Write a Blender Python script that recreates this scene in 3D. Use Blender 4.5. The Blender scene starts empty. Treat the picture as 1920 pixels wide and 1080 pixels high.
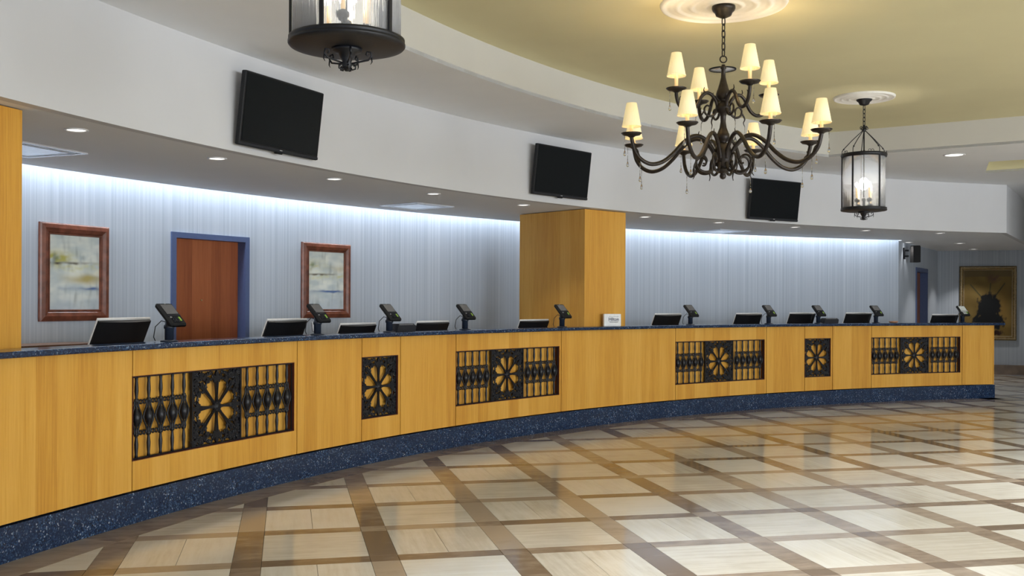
import bpy, math, random
import numpy as np
from mathutils import Vector, Matrix, noise
rnd = random.Random(7)
S = bpy.context.scene
COL = S.collection
D2R = math.pi/180

# ------------------------------------------------------------------ camera, world, lights, exposure
F, YH, ROLL, HC = 1907.6, 567.6, 0.0045, 1.42
cam = bpy.data.cameras.new('camera'); co = bpy.data.objects.new('camera', cam); COL.objects.link(co)
cam.sensor_width = 36; cam.lens = 36*F/1920; cam.shift_y = (YH-540)/1920; cam.clip_start = .05; cam.clip_end = 100
co.matrix_world = Matrix.Translation((0, 0, HC)) @ Matrix.Rotation(math.pi/2, 4, 'X') @ Matrix.Rotation(ROLL, 4, 'Z')
S.camera = co
S.view_settings.view_transform = 'Standard'; S.view_settings.look = 'None'
S.view_settings.gamma = 1; S.view_settings.use_curve_mapping = False
S.view_settings.exposure = 0.75
w = bpy.data.worlds.new('World'); S.world = w; w.use_nodes = True
w.node_tree.nodes['Background'].inputs[0].default_value = (.80, .86, 1, 1)
w.node_tree.nodes['Background'].inputs[1].default_value = .5

CX, CY = 11.378, 1.427            # common centre of desk, fascia and back wall
def pol(a, r): return CX+r*math.cos(a*D2R), CY+r*math.sin(a*D2R)

def area(name, loc, target, sx, sy, power, color, spread=math.pi):
    l = bpy.data.lights.new(name, 'AREA'); l.shape = 'RECTANGLE'; l.size = sx; l.size_y = sy
    l.energy = power; l.color = color; l.spread = spread
    o = bpy.data.objects.new(name, l); COL.objects.link(o); o.location = loc
    o.rotation_euler = (Vector(target)-Vector(loc)).to_track_quat('-Z', 'Y').to_euler()
    return o
# added area lights for assumed, unseen windows behind and right of the camera
area('lobby_fill_light', (1.0, -5.75, 1.75), (1.0, 10, 1.6), 9, 2.3, 35, (.90, .95, 1))
area('lobby_fill_light', (10.0, -5.75, 1.75), (9.0, 10, 1.6), 7, 2.3, 560, (.90, .95, 1))
area('lobby_fill_light', (16.8, -1.0, 1.75), (4, 6, 1.6), 8, 2.3, 400, (.90, .95, 1))
# cove strip lights in the slot between soffit and back wall
for k in range(18):
    a = 108.0+k*4.6
    if a > 186: break
    x, y = pol(a, 16.90)
    l = area('cove_strip_light', (x, y, 2.92), (x+.02*math.cos(a*D2R), y+.02*math.sin(a*D2R), 2.0), 1.3, .09, 9, (.86, .93, 1))
    l.rotation_euler = (0, 0, (a-90)*D2R)
DOWN = [160.0, 154.7, 149.2, 143.7, 138.1, 129.8, 124.5, 118.9, 113.7, 108.3]

def spot(name, loc, power, color, ang=110, blend=.6, r=.05):
    l = bpy.data.lights.new(name, 'SPOT'); l.energy = power; l.color = color
    l.spot_size = ang*D2R; l.spot_blend = blend; l.shadow_soft_size = r
    o = bpy.data.objects.new(name, l); COL.objects.link(o); o.location = loc
    return o
def bulb_light(name, loc, power, color, r=.02):
    l = bpy.data.lights.new(name, 'POINT'); l.energy = power; l.color = color; l.shadow_soft_size = r
    o = bpy.data.objects.new(name, l); COL.objects.link(o); o.location = loc
    return o
# added overhead spots without fixtures, brightening the lobby floor
for x, y in [(1.6, 4.4), (4.6, 7.6), (7.4, 10.0), (4.6, 3.0), (8.0, 6.0), (10.8, 9.0), (2.0, 0.0), (9.6, 12.8)]:
    spot('lobby_fill_spot', (x, y, 3.55 if x < 9 else 3.25), 90 if y > 12 else 380 if x < 5 else 240, (.97, .98, 1), 106, 1, .15)

# ------------------------------------------------------------------ materials
MATS = {}
def nmat(name):
    m = bpy.data.materials.new(name); m.use_nodes = True; MATS[name] = m
    nt = m.node_tree; return m, nt, nt.nodes['Principled BSDF']
def N(nt, t, **kw):
    n = nt.nodes.new(t)
    for k, v in kw.items(): setattr(n, k, v)
    return n
def math_(nt, op, a, b=None, c=None):
    n = N(nt, 'ShaderNodeMath', operation=op)
    for i, v in enumerate((a, b, c)):
        if v is None: continue
        if isinstance(v, (int, float)): n.inputs[i].default_value = v
        else: nt.links.new(v, n.inputs[i])
    return n.outputs[0]
def comb(nt, x, y, z):
    n = N(nt, 'ShaderNodeCombineXYZ')
    for i, v in enumerate((x, y, z)):
        if isinstance(v, (int, float)): n.inputs[i].default_value = v
        else: nt.links.new(v, n.inputs[i])
    return n.outputs[0]
def ramp(nt, fac, stops):
    n = N(nt, 'ShaderNodeValToRGB'); cr = n.color_ramp
    while len(cr.elements) < len(stops): cr.elements.new(.5)
    for e, (p, c) in zip(cr.elements, stops): e.position = p; e.color = (*c, 1)
    nt.links.new(fac, n.inputs[0]); return n.outputs[0]
def nz(nt, vec, scale, detail=3, rough=.5):
    n = N(nt, 'ShaderNodeTexNoise'); n.inputs['Scale'].default_value = scale
    n.inputs['Detail'].default_value = detail; n.inputs['Roughness'].default_value = rough
    nt.links.new(vec, n.inputs['Vector']); return n.outputs['Fac']
def mixc(nt, fac, a, b, mode='MIX'):
    n = N(nt, 'ShaderNodeMix', data_type='RGBA', blend_type=mode)
    for s, v in ((n.inputs[0], fac), (n.inputs[6], a), (n.inputs[7], b)):
        if isinstance(v, (int, float)): s.default_value = v
        elif isinstance(v, tuple): s.default_value = (*v, 1)
        else: nt.links.new(v, s)
    return n.outputs[2]
def bump(nt, b, h, strength, dist=.002):
    n = N(nt, 'ShaderNodeBump'); n.inputs['Strength'].default_value = strength; n.inputs['Distance'].default_value = dist
    nt.links.new(h, n.inputs['Height']); nt.links.new(n.outputs[0], b.inputs['Normal'])

def plain(name, col, rough=.5, metal=0, emit=None, es=0, var=.06, vs=30, spec=.5, bmp=0):
    m, nt, b = nmat(name)
    tc = N(nt, 'ShaderNodeTexCoord')
    f = nz(nt, tc.outputs['Object'], vs, 2)
    lo = tuple(c*(1-var) for c in col); hi = tuple(min(1, c*(1+var)) for c in col)
    nt.links.new(ramp(nt, f, [(.3, lo), (.7, hi)]), b.inputs['Base Color'])
    b.inputs['Roughness'].default_value = rough; b.inputs['Metallic'].default_value = metal
    b.inputs['Specular IOR Level'].default_value = spec
    if bmp: bump(nt, b, f, bmp)
    if emit: b.inputs['Emission Color'].default_value = (*emit, 1); b.inputs['Emission Strength'].default_value = es
    return m
def u_coord(nt, mode):
    """horizontal running coordinate in metres along a surface, and world z"""
    g = N(nt, 'ShaderNodeNewGeometry'); s = N(nt, 'ShaderNodeSeparateXYZ'); nt.links.new(g.outputs['Position'], s.inputs[0])
    if mode == 'arc':
        a = math_(nt, 'ARCTAN2', math_(nt, 'SUBTRACT', s.outputs[1], CY), math_(nt, 'SUBTRACT', s.outputs[0], CX))
        u = math_(nt, 'MULTIPLY', a, 15.0)
    else:
        u = math_(nt, 'ADD', math_(nt, 'MULTIPLY', s.outputs[0], mode[0]), math_(nt, 'MULTIPLY', s.outputs[1], mode[1]))
    return u, s.outputs[2]
def wood(name, mode, c0, c1, c2, leaf=.17, rough=.32):
    m, nt, b = nmat(name); u, z = u_coord(nt, mode)
    grain = nz(nt, comb(nt, math_(nt, 'MULTIPLY', u, 90.), math_(nt, 'MULTIPLY', z, 2.2), 0.), 1., 4, .65)
    wide = nz(nt, comb(nt, math_(nt, 'MULTIPLY', u, 9.), math_(nt, 'MULTIPLY', z, .5), 3.), 1., 3, .55)
    wn = N(nt, 'ShaderNodeTexWhiteNoise', noise_dimensions='1D')
    nt.links.new(math_(nt, 'FLOOR', math_(nt, 'DIVIDE', u, leaf)), wn.inputs['W'])
    f = math_(nt, 'ADD', math_(nt, 'MULTIPLY', grain, .5), math_(nt, 'ADD', math_(nt, 'MULTIPLY', wide, .35), math_(nt, 'MULTIPLY', wn.outputs['Value'], .2)))
    nt.links.new(ramp(nt, f, [(.34, c0), (.52, c1), (.72, c2)]), b.inputs['Base Color'])
    b.inputs['Roughness'].default_value = rough; bump(nt, b, grain, .05)
    return m
WD = ((.56, .255, .034), (.69, .355, .055), (.79, .45, .095))
wood('maple', 'arc', *WD)
wood('maple_pillar_front', (.74, .6726), *WD, rough=.4); wood('maple_pillar_side', (-.6726, .74), *WD, rough=.6)
wood('maple_left', (.3, .95), *WD)
wood('door_wood', 'arc', (.25, .063, .020), (.34, .095, .030), (.42, .13, .045), .11, .4)
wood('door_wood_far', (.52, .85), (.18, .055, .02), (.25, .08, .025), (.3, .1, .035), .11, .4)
wood('credenza_wood', 'arc', (.10, .05, .03), (.16, .08, .045), (.2, .11, .07), .3, .35)

def wallpaper(name, mode):
    m, nt, b = nmat(name); u, z = u_coord(nt, mode)
    f1 = nz(nt, comb(nt, math_(nt, 'MULTIPLY', u, 42.), math_(nt, 'MULTIPLY', z, .12), 0.), 1., 1, .4)
    f2 = nz(nt, comb(nt, math_(nt, 'MULTIPLY', u, 150.), math_(nt, 'MULTIPLY', z, .2), 5.), 1., 1, .5)
    f = math_(nt, 'ADD', math_(nt, 'MULTIPLY', f1, .6), math_(nt, 'MULTIPLY', f2, .4))
    nt.links.new(ramp(nt, f, [(.36, (.40, .455, .53)), (.5, (.455, .51, .585)), (.62, (.52, .57, .64))]), b.inputs['Base Color'])
    b.inputs['Roughness'].default_value = .55; bump(nt, b, f1, .12)
    return m
wallpaper('wallpaper', 'arc'); wallpaper('wallpaper_far', (.94, -.342)); wallpaper('wallpaper_side', (.52, .85))
plain('soffit_paint', (.84, .85, .86), .8, var=.01, vs=2)
plain('ceiling_paint', (.86, .88, .91), .9, var=.015, vs=2)
plain('fascia_paint', (.63, .635, .65), .9, var=.015, vs=2)
plain('yellow_paint', (.70, .65, .41), .85, var=.03, vs=1.2)
plain('cream_paint', (.56, .545, .50), .9, var=.015, vs=2)
plain('wall_paint', (.66, .62, .54), .9, var=.02, vs=2)
plain('plaster', (.80, .79, .76), .7, var=.02)
plain('blue_trim', (.075, .11, .235), .4, var=.04)
plain('black_plastic', (.007, .008, .010), .42, spec=.3)
plain('dark_plastic', (.016, .018, .024), .5, spec=.3)
plain('navy_plastic', (.018, .026, .045), .3)
plain('lcd', (.14, .14, .145), .2)
plain('pale_screen', (.55, .58, .56), .2)
plain('tv_screen', (.005, .007, .009), .28, spec=.15)
plain('silver', (.50, .51, .54), .35, .4)
plain('green_light', (.25, .42, .06), .4, emit=(.5, .9, .15), es=.03)
plain('white_card', (.85, .86, .88), .5)
plain('sign_ink', (.03, .045, .10), .6)
plain('brass', (.75, .6, .3), .3, .9)
plain('iron', (.0045, .0055, .010), .45, .1, var=.3, vs=60, bmp=.15)
plain('bronze', (.028, .022, .019), .38, .5, var=.3, vs=40, bmp=.1)
plain('candle', (.85, .60, .30), .5, emit=(1, .62, .25), es=.35)
plain('bulb', (1, .9, .7), .3, emit=(1, .85, .6), es=9)
plain('lantern_bulb', (1, .95, .9), .3, emit=(1, .93, .84), es=3.2)
plain('lens_glow', (1, 1, 1), .3, emit=(1, .97, .92), es=1.4)
plain('white_metal', (.75, .75, .75), .4)
plain('vent_white', (.86, .88, .93), .22, .55)
plain('dark_gap', (.008, .008, .009), .8)
plain('red_shadow_wood', (.10, .02, .008), .6)  # dark red that carries the shade of seams and grille openings
plain('base_stone', (.20, .13, .075), .25, var=.2, vs=6)
plain('frame_brown', (.16, .052, .03), .28, var=.35, vs=14)
plain('gold_frame', (.22, .15, .06), .35, .5, var=.4, vs=40)
plain('gold_bead', (.75, .66, .50), .35, .2)
plain('dish_wood', (.45, .22, .12), .4)
plain('floor_bed', (.16, .13, .10), .5)

# shade: pleated fabric, its bulb's glow put in as emission
m, nt, b = nmat('shade_fabric')
tc = N(nt, 'ShaderNodeTexCoord'); sp = N(nt, 'ShaderNodeSeparateXYZ'); nt.links.new(tc.outputs['Object'], sp.inputs[0])
an = math_(nt, 'ARCTAN2', sp.outputs[1], sp.outputs[0])
pl = math_(nt, 'SINE', math_(nt, 'MULTIPLY', an, 36.))
nt.links.new(ramp(nt, pl, [(0., (.80, .70, .48)), (1., (.88, .80, .58))]), b.inputs['Base Color'])
b.inputs['Emission Color'].default_value = (1, .79, .38, 1); b.inputs['Emission Strength'].default_value = .30
b.inputs['Roughness'].default_value = .8; bump(nt, b, pl, .2)
# clear glass (crystals) and seedy ribbed lantern glass
m, nt, b = nmat('crystal'); b.inputs['Transmission Weight'].default_value = 1; b.inputs['Roughness'].default_value = .02
b.inputs['Base Color'].default_value = (.95, .97, 1, 1); b.inputs['IOR'].default_value = 1.5
m, nt, b = nmat('ribbed_glass')
tc = N(nt, 'ShaderNodeTexCoord'); sp = N(nt, 'ShaderNodeSeparateXYZ'); nt.links.new(tc.outputs['Object'], sp.inputs[0])
an = math_(nt, 'ARCTAN2', sp.outputs[1], sp.outputs[0])
h = nz(nt, comb(nt, math_(nt, 'MULTIPLY', an, 16.), math_(nt, 'MULTIPLY', sp.outputs[2], 3.), 0.), 1., 2, .5)
bump(nt, b, h, .6, .006)
b.inputs['Base Color'].default_value = (.93, .95, .98, 1)
b.inputs['Transmission Weight'].default_value = .80; b.inputs['Roughness'].default_value = .06; b.inputs['IOR'].default_value = 1.15
# granite
m, nt, b = nmat('granite')
g = N(nt, 'ShaderNodeNewGeometry')
v = N(nt, 'ShaderNodeTexVoronoi'); v.inputs['Scale'].default_value = 125; nt.links.new(g.outputs['Position'], v.inputs['Vector'])
s2 = N(nt, 'ShaderNodeSeparateColor'); nt.links.new(v.outputs['Color'], s2.inputs[0])
sp1 = ramp(nt, s2.outputs[0], [(0., (.006, .012, .030)), (.55, (.012, .030, .082)), (.86, (.028, .068, .155)), (.965, (.09, .16, .26)), (1., (.36, .44, .54))])
cl = nz(nt, g.outputs['Position'], 7, 3)
nt.links.new(mixc(nt, ramp(nt, cl, [(.40, (0, 0, 0)), (.62, (1, 1, 1))]), mixc(nt, .55, sp1, (.010, .022, .060)), sp1), b.inputs['Base Color'])
b.inputs['Roughness'].default_value = .16
# floor stone: travertine with grain along u or v, and brown marble bands
PHI = .2175; UX, UY = math.cos(PHI), math.sin(PHI)
def stone(name, ax, c0, c1, c2, sc=(2.2, 30)):
    m, nt, b = nmat(name)
    g = N(nt, 'ShaderNodeNewGeometry'); s = N(nt, 'ShaderNodeSeparateXYZ'); nt.links.new(g.outputs['Position'], s.inputs[0])
    uu = math_(nt, 'ADD', math_(nt, 'MULTIPLY', s.outputs[0], UX), math_(nt, 'MULTIPLY', s.outputs[1], UY))
    vv = math_(nt, 'SUBTRACT', math_(nt, 'MULTIPLY', s.outputs[1], UX), math_(nt, 'MULTIPLY', s.outputs[0], UY))
    at = N(nt, 'ShaderNodeAttribute', attribute_name='rnd')
    w_ = math_(nt, 'MULTIPLY', at.outputs['Fac'], 37.)
    a, c = (sc if ax == 'u' else sc[::-1])
    f1 = nz(nt, comb(nt, math_(nt, 'MULTIPLY', uu, a), math_(nt, 'MULTIPLY', vv, c), w_), 1., 5, .6)
    f2 = nz(nt, comb(nt, uu, vv, w_), 4., 4, .6)
    f = math_(nt, 'ADD', math_(nt, 'ADD', math_(nt, 'MULTIPLY', f1, .5), math_(nt, 'MULTIPLY', f2, .32)), math_(nt, 'MULTIPLY', math_(nt, 'SUBTRACT', at.outputs['Fac'], .5), .22 if ax == 'v' or sc[0] == 2.2 else .42))
    nt.links.new(ramp(nt, f, [(.26, c0), (.40, c1), (.56, c2)]), b.inputs['Base Color'])
    b.inputs['Roughness'].default_value = .12; b.inputs['IOR'].default_value = 1.33
    return m
TRV = ((.58, .535, .45), (.69, .66, .58), (.76, .74, .675))
stone('travertine_u', 'u', *TRV); stone('travertine_v', 'v', *TRV)
stone('brown_marble', 'u', (.21, .155, .108), (.32, .25, .185), (.42, .345, .265), (5, 14))
m, nt, b = nmat('painting')
at = N(nt, 'ShaderNodeAttribute', attribute_name='Col'); nt.links.new(at.outputs['Color'], b.inputs['Base Color'])
b.inputs['Roughness'].default_value = .6; b.inputs['Specular IOR Level'].default_value = .25

# ------------------------------------------------------------------ mesh helpers
class MB:
    def __init__(s): s.v = []; s.f = []; s.sm = []; s.r = []
    def add(s, vs, fs, smooth=False, M=None, r=0.):
        o = len(s.v)
        for p in vs:
            p = Vector(p)
            s.v.append(M @ p if M else p)
        for f in fs: s.f.append(tuple(i+o for i in f)); s.sm.append(smooth); s.r.append(r)
        return s
    def box(s, c, d, M=None, bev=0):
        x, y, z = (q/2 for q in d); cx, cy, cz = c
        if not bev:
            vs = [(cx+i*x, cy+j*y, cz+k*z) for i in (-1, 1) for j in (-1, 1) for k in (-1, 1)]
            fs = [(0, 1, 3, 2), (4, 6, 7, 5), (0, 4, 5, 1), (2, 3, 7, 6), (0, 2, 6, 4), (1, 5, 7, 3)]
            return s.add(vs, fs, False, M)
        e = bev; loops = []
        def rect(hx, hy, zz): # octagon rectangle
            return [(cx-hx+e, cy-hy, zz), (cx+hx-e, cy-hy, zz), (cx+hx, cy-hy+e, zz), (cx+hx, cy+hy-e, zz), (cx+hx-e, cy+hy, zz), (cx-hx+e, cy+hy, zz), (cx-hx, cy+hy-e, zz), (cx-hx, cy-hy+e, zz)]
        L = [rect(x-e, y-e, cz-z), rect(x, y, cz-z+e), rect(x, y, cz+z-e), rect(x-e, y-e, cz+z)]
        vs = [p for l in L for p in l]; fs = [tuple(range(7, -1, -1)), tuple(range(24, 32))]
        for k in range(3):
            for i in range(8): fs.append((k*8+i, k*8+(i+1) % 8, k*8+8+(i+1) % 8, k*8+8+i))
        return s.add(vs, fs, False, M)
    def lathe(s, prof, seg=24, M=None, c=(0, 0, 0), closed=False, smooth=True):
        vs = []; fs = []; n = len(prof)
        for k in range(seg):
            a = 2*math.pi*k/seg
            for r, z in prof: vs.append((c[0]+r*math.cos(a), c[1]+r*math.sin(a), c[2]+z))
        for k in range(seg):
            k2 = (k+1) % seg
            for i in range(n if closed else n-1):
                i2 = (i+1) % n; fs.append((k*n+i, k2*n+i, k2*n+i2, k*n+i2))
        if not closed:
            if prof[0][0] > 1e-5: fs.append(tuple(k*n for k in range(seg))[::-1])
            if prof[-1][0] > 1e-5: fs.append(tuple(k*n+n-1 for k in range(seg)))
        return s.add(vs, fs, smooth, M)
    def tube(s, path, rad, seg=8, M=None, closed=False):
        P = [Vector(p) for p in path]; n = len(P); vs = []; fs = []
        R = rad if isinstance(rad, (list, tuple)) else [rad]*n
        up = None
        for i in range(n):
            if closed: t = P[(i+1) % n]-P[i-1]
            else: t = P[min(i+1, n-1)]-P[max(i-1, 0)]
            t.normalize()
            if up is None:
                up = Vector((0, 0, 1)) if abs(t.z) < .9 else Vector((1, 0, 0))
            a = t.cross(up)
            if a.length < 1e-4: a = t.orthogonal()
            a.normalize(); b_ = a.cross(t).normalized(); up = b_
            for k in range(seg):
                q = 2*math.pi*k/seg; vs.append(P[i]+(a*math.cos(q)+b_*math.sin(q))*R[i])
        for i in range(n if closed else n-1):
            j = (i+1) % n
            for k in range(seg):
                k2 = (k+1) % seg; fs.append((i*seg+k, i*seg+k2, j*seg+k2, j*seg+k))
        if not closed: fs += [tuple(range(seg))[::-1], tuple((n-1)*seg+k for k in range(seg))]
        return s.add(vs, fs, True, M)
    def prism(s, pts, y0, y1, M=None, smooth=False):
        """outline in (x,z) extruded along y"""
        n = len(pts); vs = [(x, y0, z) for x, z in pts]+[(x, y1, z) for x, z in pts]
        fs = [tuple(range(n)), tuple(range(2*n-1, n-1, -1))]+[(i, i+n, (i+1) % n+n, (i+1) % n) for i in range(n)]
        return s.add(vs, fs, smooth, M)
    def flat(s, pts, z0, z1, M=None, r=0.):
        """outline in (x,y) extruded along z"""
        n = len(pts); vs = [(x, y, z0) for x, y in pts]+[(x, y, z1) for x, y in pts]
        fs = [tuple(range(n))[::-1], tuple(range(n, 2*n))]+[(i, (i+1) % n, (i+1) % n+n, i+n) for i in range(n)]
        return s.add(vs, fs, False, M, r)
    def arc(s, a0, a1, r0, r1, z0, z1, step=.6):
        """solid curved block about the common centre"""
        n = max(1, int(math.ceil(abs(a1-a0)/step))); vs = []; fs = []
        for k in range(n+1):
            a = a0+(a1-a0)*k/n
            for r, z in ((r0, z0), (r1, z0), (r1, z1), (r0, z1)): vs.append((*pol(a, r), z))
        for k in range(n):
            for i in range(4):
                j = (i+1) % 4; fs.append((k*4+i, k*4+j, k*4+4+j, k*4+4+i))
        fs += [(0, 3, 2, 1), (n*4, n*4+1, n*4+2, n*4+3)]
        return s.add(vs, fs, False)
    def sphere(s, c, r, seg=12, rings=8, sc=(1, 1, 1), M=None):
        prof = [(r*math.sin(math.pi*i/rings)*1.0, -r*math.cos(math.pi*i/rings)) for i in range(rings+1)]
        vs = []; fs = []; n = rings+1
        for k in range(seg):
            a = 2*math.pi*k/seg
            for q, z in prof: vs.append((c[0]+q*math.cos(a)*sc[0], c[1]+q*math.sin(a)*sc[1], c[2]+z*sc[2]))
        for k in range(seg):
            for i in range(rings): fs.append((k*n+i, ((k+1) % seg)*n+i, ((k+1) % seg)*n+i+1, k*n+i+1))
        return s.add(vs, fs, True, M)
    def mesh(s, name, mat, inv=None, rattr=False):
        me = bpy.data.meshes.new(name)
        V = [inv @ p for p in s.v] if inv else s.v
        me.from_pydata([tuple(p) for p in V], [], s.f)
        me.polygons.foreach_set('use_smooth', s.sm)
        if rattr:
            at = me.attributes.new('rnd', 'FLOAT', 'FACE'); at.data.foreach_set('value', s.r)
        me.materials.append(MATS[mat]); me.update()
        import bmesh
        bm = bmesh.new(); bm.from_mesh(me); bmesh.ops.remove_doubles(bm, verts=bm.verts, dist=1e-6); bmesh.ops.recalc_face_normals(bm, faces=bm.faces)
        bm.to_mesh(me); bm.free()
        return me
WM = {}   # world matrices of objects built here
def put(o, parent=None, M=None):
    COL.objects.link(o); M = M or Matrix.Identity(4)
    o.matrix_basis = M
    if parent: o.parent = parent; WM[o.name] = WM[parent.name] @ M
    else: WM[o.name] = M
    return o
def obj(name, mb, mat, parent=None, M=None, world=False, rattr=False):
    """one mesh object; world=True: the builder holds world coordinates"""
    inv = WM[parent.name].inverted() if (world and parent) else None
    me = mb.mesh(name, mat, inv, rattr) if isinstance(mb, MB) else mb
    return put(bpy.data.objects.new(name, me), parent, M)
def tag(o, label, cat=None, group=None):
    o['label'] = label
    if cat: o['category'] = cat
    if group: o['group'] = group
    return o
def thing(name, label, cat, loc=(0, 0, 0), rz=0, group=None, M=None):
    o = bpy.data.objects.new(name, None); o.empty_display_size = .1
    put(o, None, M or (Matrix.Translation(loc) @ Matrix.Rotation(rz, 4, 'Z')))
    return tag(o, label, cat, group)
def struct(o): o['kind'] = 'structure'; return o
def at(a, r, z): # frame on the arc: +Y away from the lobby, +X to the right seen from the lobby
    x, y = pol(a, r); return Matrix.Translation((x, y, z)) @ Matrix.Rotation((a-90)*D2R, 4, 'Z')
def copy_tree(o, M=None, parent=None):
    c = o.copy(); COL.objects.link(c)
    if parent: c.parent = parent; WM[c.name] = WM[parent.name] @ c.matrix_basis
    else: c.matrix_basis = M; WM[c.name] = M
    for ch in list(o.children): copy_tree(ch, None, c)
    return c
def fill(name, outer, holes, z0, z1, mat, parent=None):
    """flat slab with holes, outline in (x,y)"""
    import bmesh
    bm = bmesh.new()
    for lp in [outer]+holes:
        vs = [bm.verts.new((x, y, z0)) for x, y in lp]
        for i in range(len(vs)): bm.edges.new((vs[i], vs[(i+1) % len(vs)]))
    bmesh.ops.triangle_fill(bm, edges=bm.edges[:], use_beauty=True)
    r = bmesh.ops.extrude_face_region(bm, geom=bm.faces[:])
    for v_ in r['geom']:
        if isinstance(v_, bmesh.types.BMVert): v_.co.z = z1
    bmesh.ops.recalc_face_normals(bm, faces=bm.faces)
    me = bpy.data.meshes.new(name); bm.to_mesh(me); bm.free(); me.materials.append(MATS[mat])
    return put(bpy.data.objects.new(name, me), parent)

# ------------------------------------------------------------------ the shell
RF, RS, RWALL, ZS, ZC, ZR = 14.75, 16.82, 17.0, 2.53, 3.27, 3.58
ASOF = 104.76; FC = pol(ASOF, RF)                 # end of the fascia
E_ = Vector((.5292, .8485)); E_.normalize()       # direction of the passage walls beyond
WC = Vector(pol(105.78, RWALL)); FARC = Vector((8.84, 21.13)); DF = Vector((.94, -.342))
SEG = (FARC-WC); SEGL = SEG.length; SEGD = SEG/SEGL; SEGN = Vector((SEGD.y, -SEGD.x))
FN = Vector((DF.y, -DF.x))   # towards camera
# intersection of the fascia return with the far wall
def isect(p, d, q, e):
    den = d.x*e.y-d.y*e.x; t = ((q.x-p.x)*e.y-(q.y-p.y)*e.x)/den; return p+d*t
FR = isect(Vector(FC), SEGD, FARC, DF)
arcpts = lambda r, a0, a1, n: [pol(a0+(a1-a0)*i/n, r) for i in range(n+1)]

# floor bed
fl = MB(); fl.flat([(-7, -6.2), (17.4, -6.2), (17.4, 24), (-7, 24)], -.12, -.012)
floor = struct(obj('floor', fl, 'floor_bed'))
# fascia and soffit
fb = MB(); fb.arc(ASOF, 188, RF, RF+.08, ZS, ZC, .5)
struct(obj('wall_fascia', fb, 'fascia_paint'))
def wall_line(mb, p, q, z0, z1, th, side=1):
    d = (q-p).normalized(); n = Vector((d.y, -d.x))*th*side
    mb.flat([tuple(p), tuple(q), tuple(q-n), tuple(p-n)], z0, z1)
fr = MB(); wall_line(fr, Vector(FC)+SEGD*.0, FR, ZS, ZC, .08)
struct(obj('wall_fascia_return', fr, 'fascia_paint'))
sof_outer = arcpts(RF+.01, 188, ASOF, 90)+[tuple(FR-SEGN*.02), tuple(FARC), tuple(WC)]+arcpts(RS, 106.0, 188, 90)
struct(fill('ceiling_soffit', sof_outer, [], ZS+.001, ZS+.05, 'soffit_paint'))
lip = MB(); lip.arc(106.0, 188, RS-.04, RS, ZS+.05, ZS+.17, 1)
struct(obj('trim_1', lip, 'ceiling_paint'))
cv = MB(); cv.arc(105.7, 188, RF+.1, RWALL+.1, 2.98, 3.02, 1)
struct(obj('ceiling_cove', cv, 'ceiling_paint'))
# main ceiling with the big recess and a second small recess
RR = 13.57
c1 = Vector((3.96, 12.84)); dE = Vector((.842, -.54)); c2 = c1+dE*6.2
rec = arcpts(RR, 197, 123.05, 90)+[tuple(c2), (8.6, -4.6), (1.0, -5.2)]
s0 = Vector((6.62, 14.25)); s1 = s0+dE*2.6; back = Vector((-.46, -1.09))
rec2 = [tuple(s0), tuple(s1), tuple(s1+back), tuple(s0+back)]
main_outer = arcpts(RF, 188, ASOF, 90)+[tuple(FR), tuple(FR+DF*7), (17.2, -6.0), pol(188, RF+.02)[:1]+(-6.0,)]
struct(fill('ceiling', main_outer, [rec, rec2], ZC, ZC+.03, 'ceiling_paint'))
def ring_wall(mb, lp, z0, z1):
    n = len(lp); vs = [(x, y, z0) for x, y in lp]+[(x, y, z1) for x, y in lp]
    mb.add(vs, [(i, (i+1) % n, (i+1) % n+n, i+n) for i in range(n)])
rw = MB(); ring_wall(rw, rec, ZC, ZR+.01); struct(obj('ceiling_recess_side', rw, 'cream_paint'))
rw = MB(); ring_wall(rw, rec2, ZC, 3.50); struct(obj('ceiling_recess_side', rw, 'yellow_paint'))
struct(fill('ceiling_recess', rec, [], ZR, ZR+.04, 'yellow_paint'))
struct(fill('ceiling_recess', rec2, [], 3.49, 3.52, 'yellow_paint'))

# curved back wall with its door opening
DA0, DA1 = 149.95, 146.52
bw = MB(); bw.arc(105.78, DA1, RWALL, RWALL+.15, 0, 2.98, .6); bw.arc(DA0, 188, RWALL, RWALL+.15, 0, 2.98, .6)
bw.arc(DA1, DA0, RWALL, RWALL+.15, 2.10, 2.98, .6)
struct(obj('wall_back', bw, 'wallpaper'))
d1 = bpy.data.objects.new('door_1', None); put(d1, None, at((DA0+DA1)/2, RWALL, 0)); struct(d1)
fm = MB(); fm.arc(DA0, DA0-.19, RWALL-.02, RWALL+.15, 0, 2.10, .2); fm.arc(DA1, DA1+.19, RWALL-.02, RWALL+.15, 0, 2.10, .2)
fm.arc(DA0-.19, DA1+.19, RWALL-.02, RWALL+.15, 2.045, 2.10, .5)
obj('door_frame', fm, 'blue_trim', d1, world=True)
dm = MB(); dm.arc(DA0-.19, DA1+.19, RWALL+.10, RWALL+.14, .005, 2.045, .5)
obj('door_leaf', dm, 'door_wood', d1, world=True)
px_, py_ = pol(148.36, RWALL+.095)
ph = MB(); ph.lathe([(0, 0), (.008, 0), (.008, .012), (0, .012)], 12, Matrix.Translation((px_, py_, 1.42+.012)) @ Matrix.Rotation((148.36-90)*D2R, 4, 'Z') @ Matrix.Rotation(math.pi/2, 4, 'X'))
obj('peephole', ph, 'brass', d1, world=True)

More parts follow.
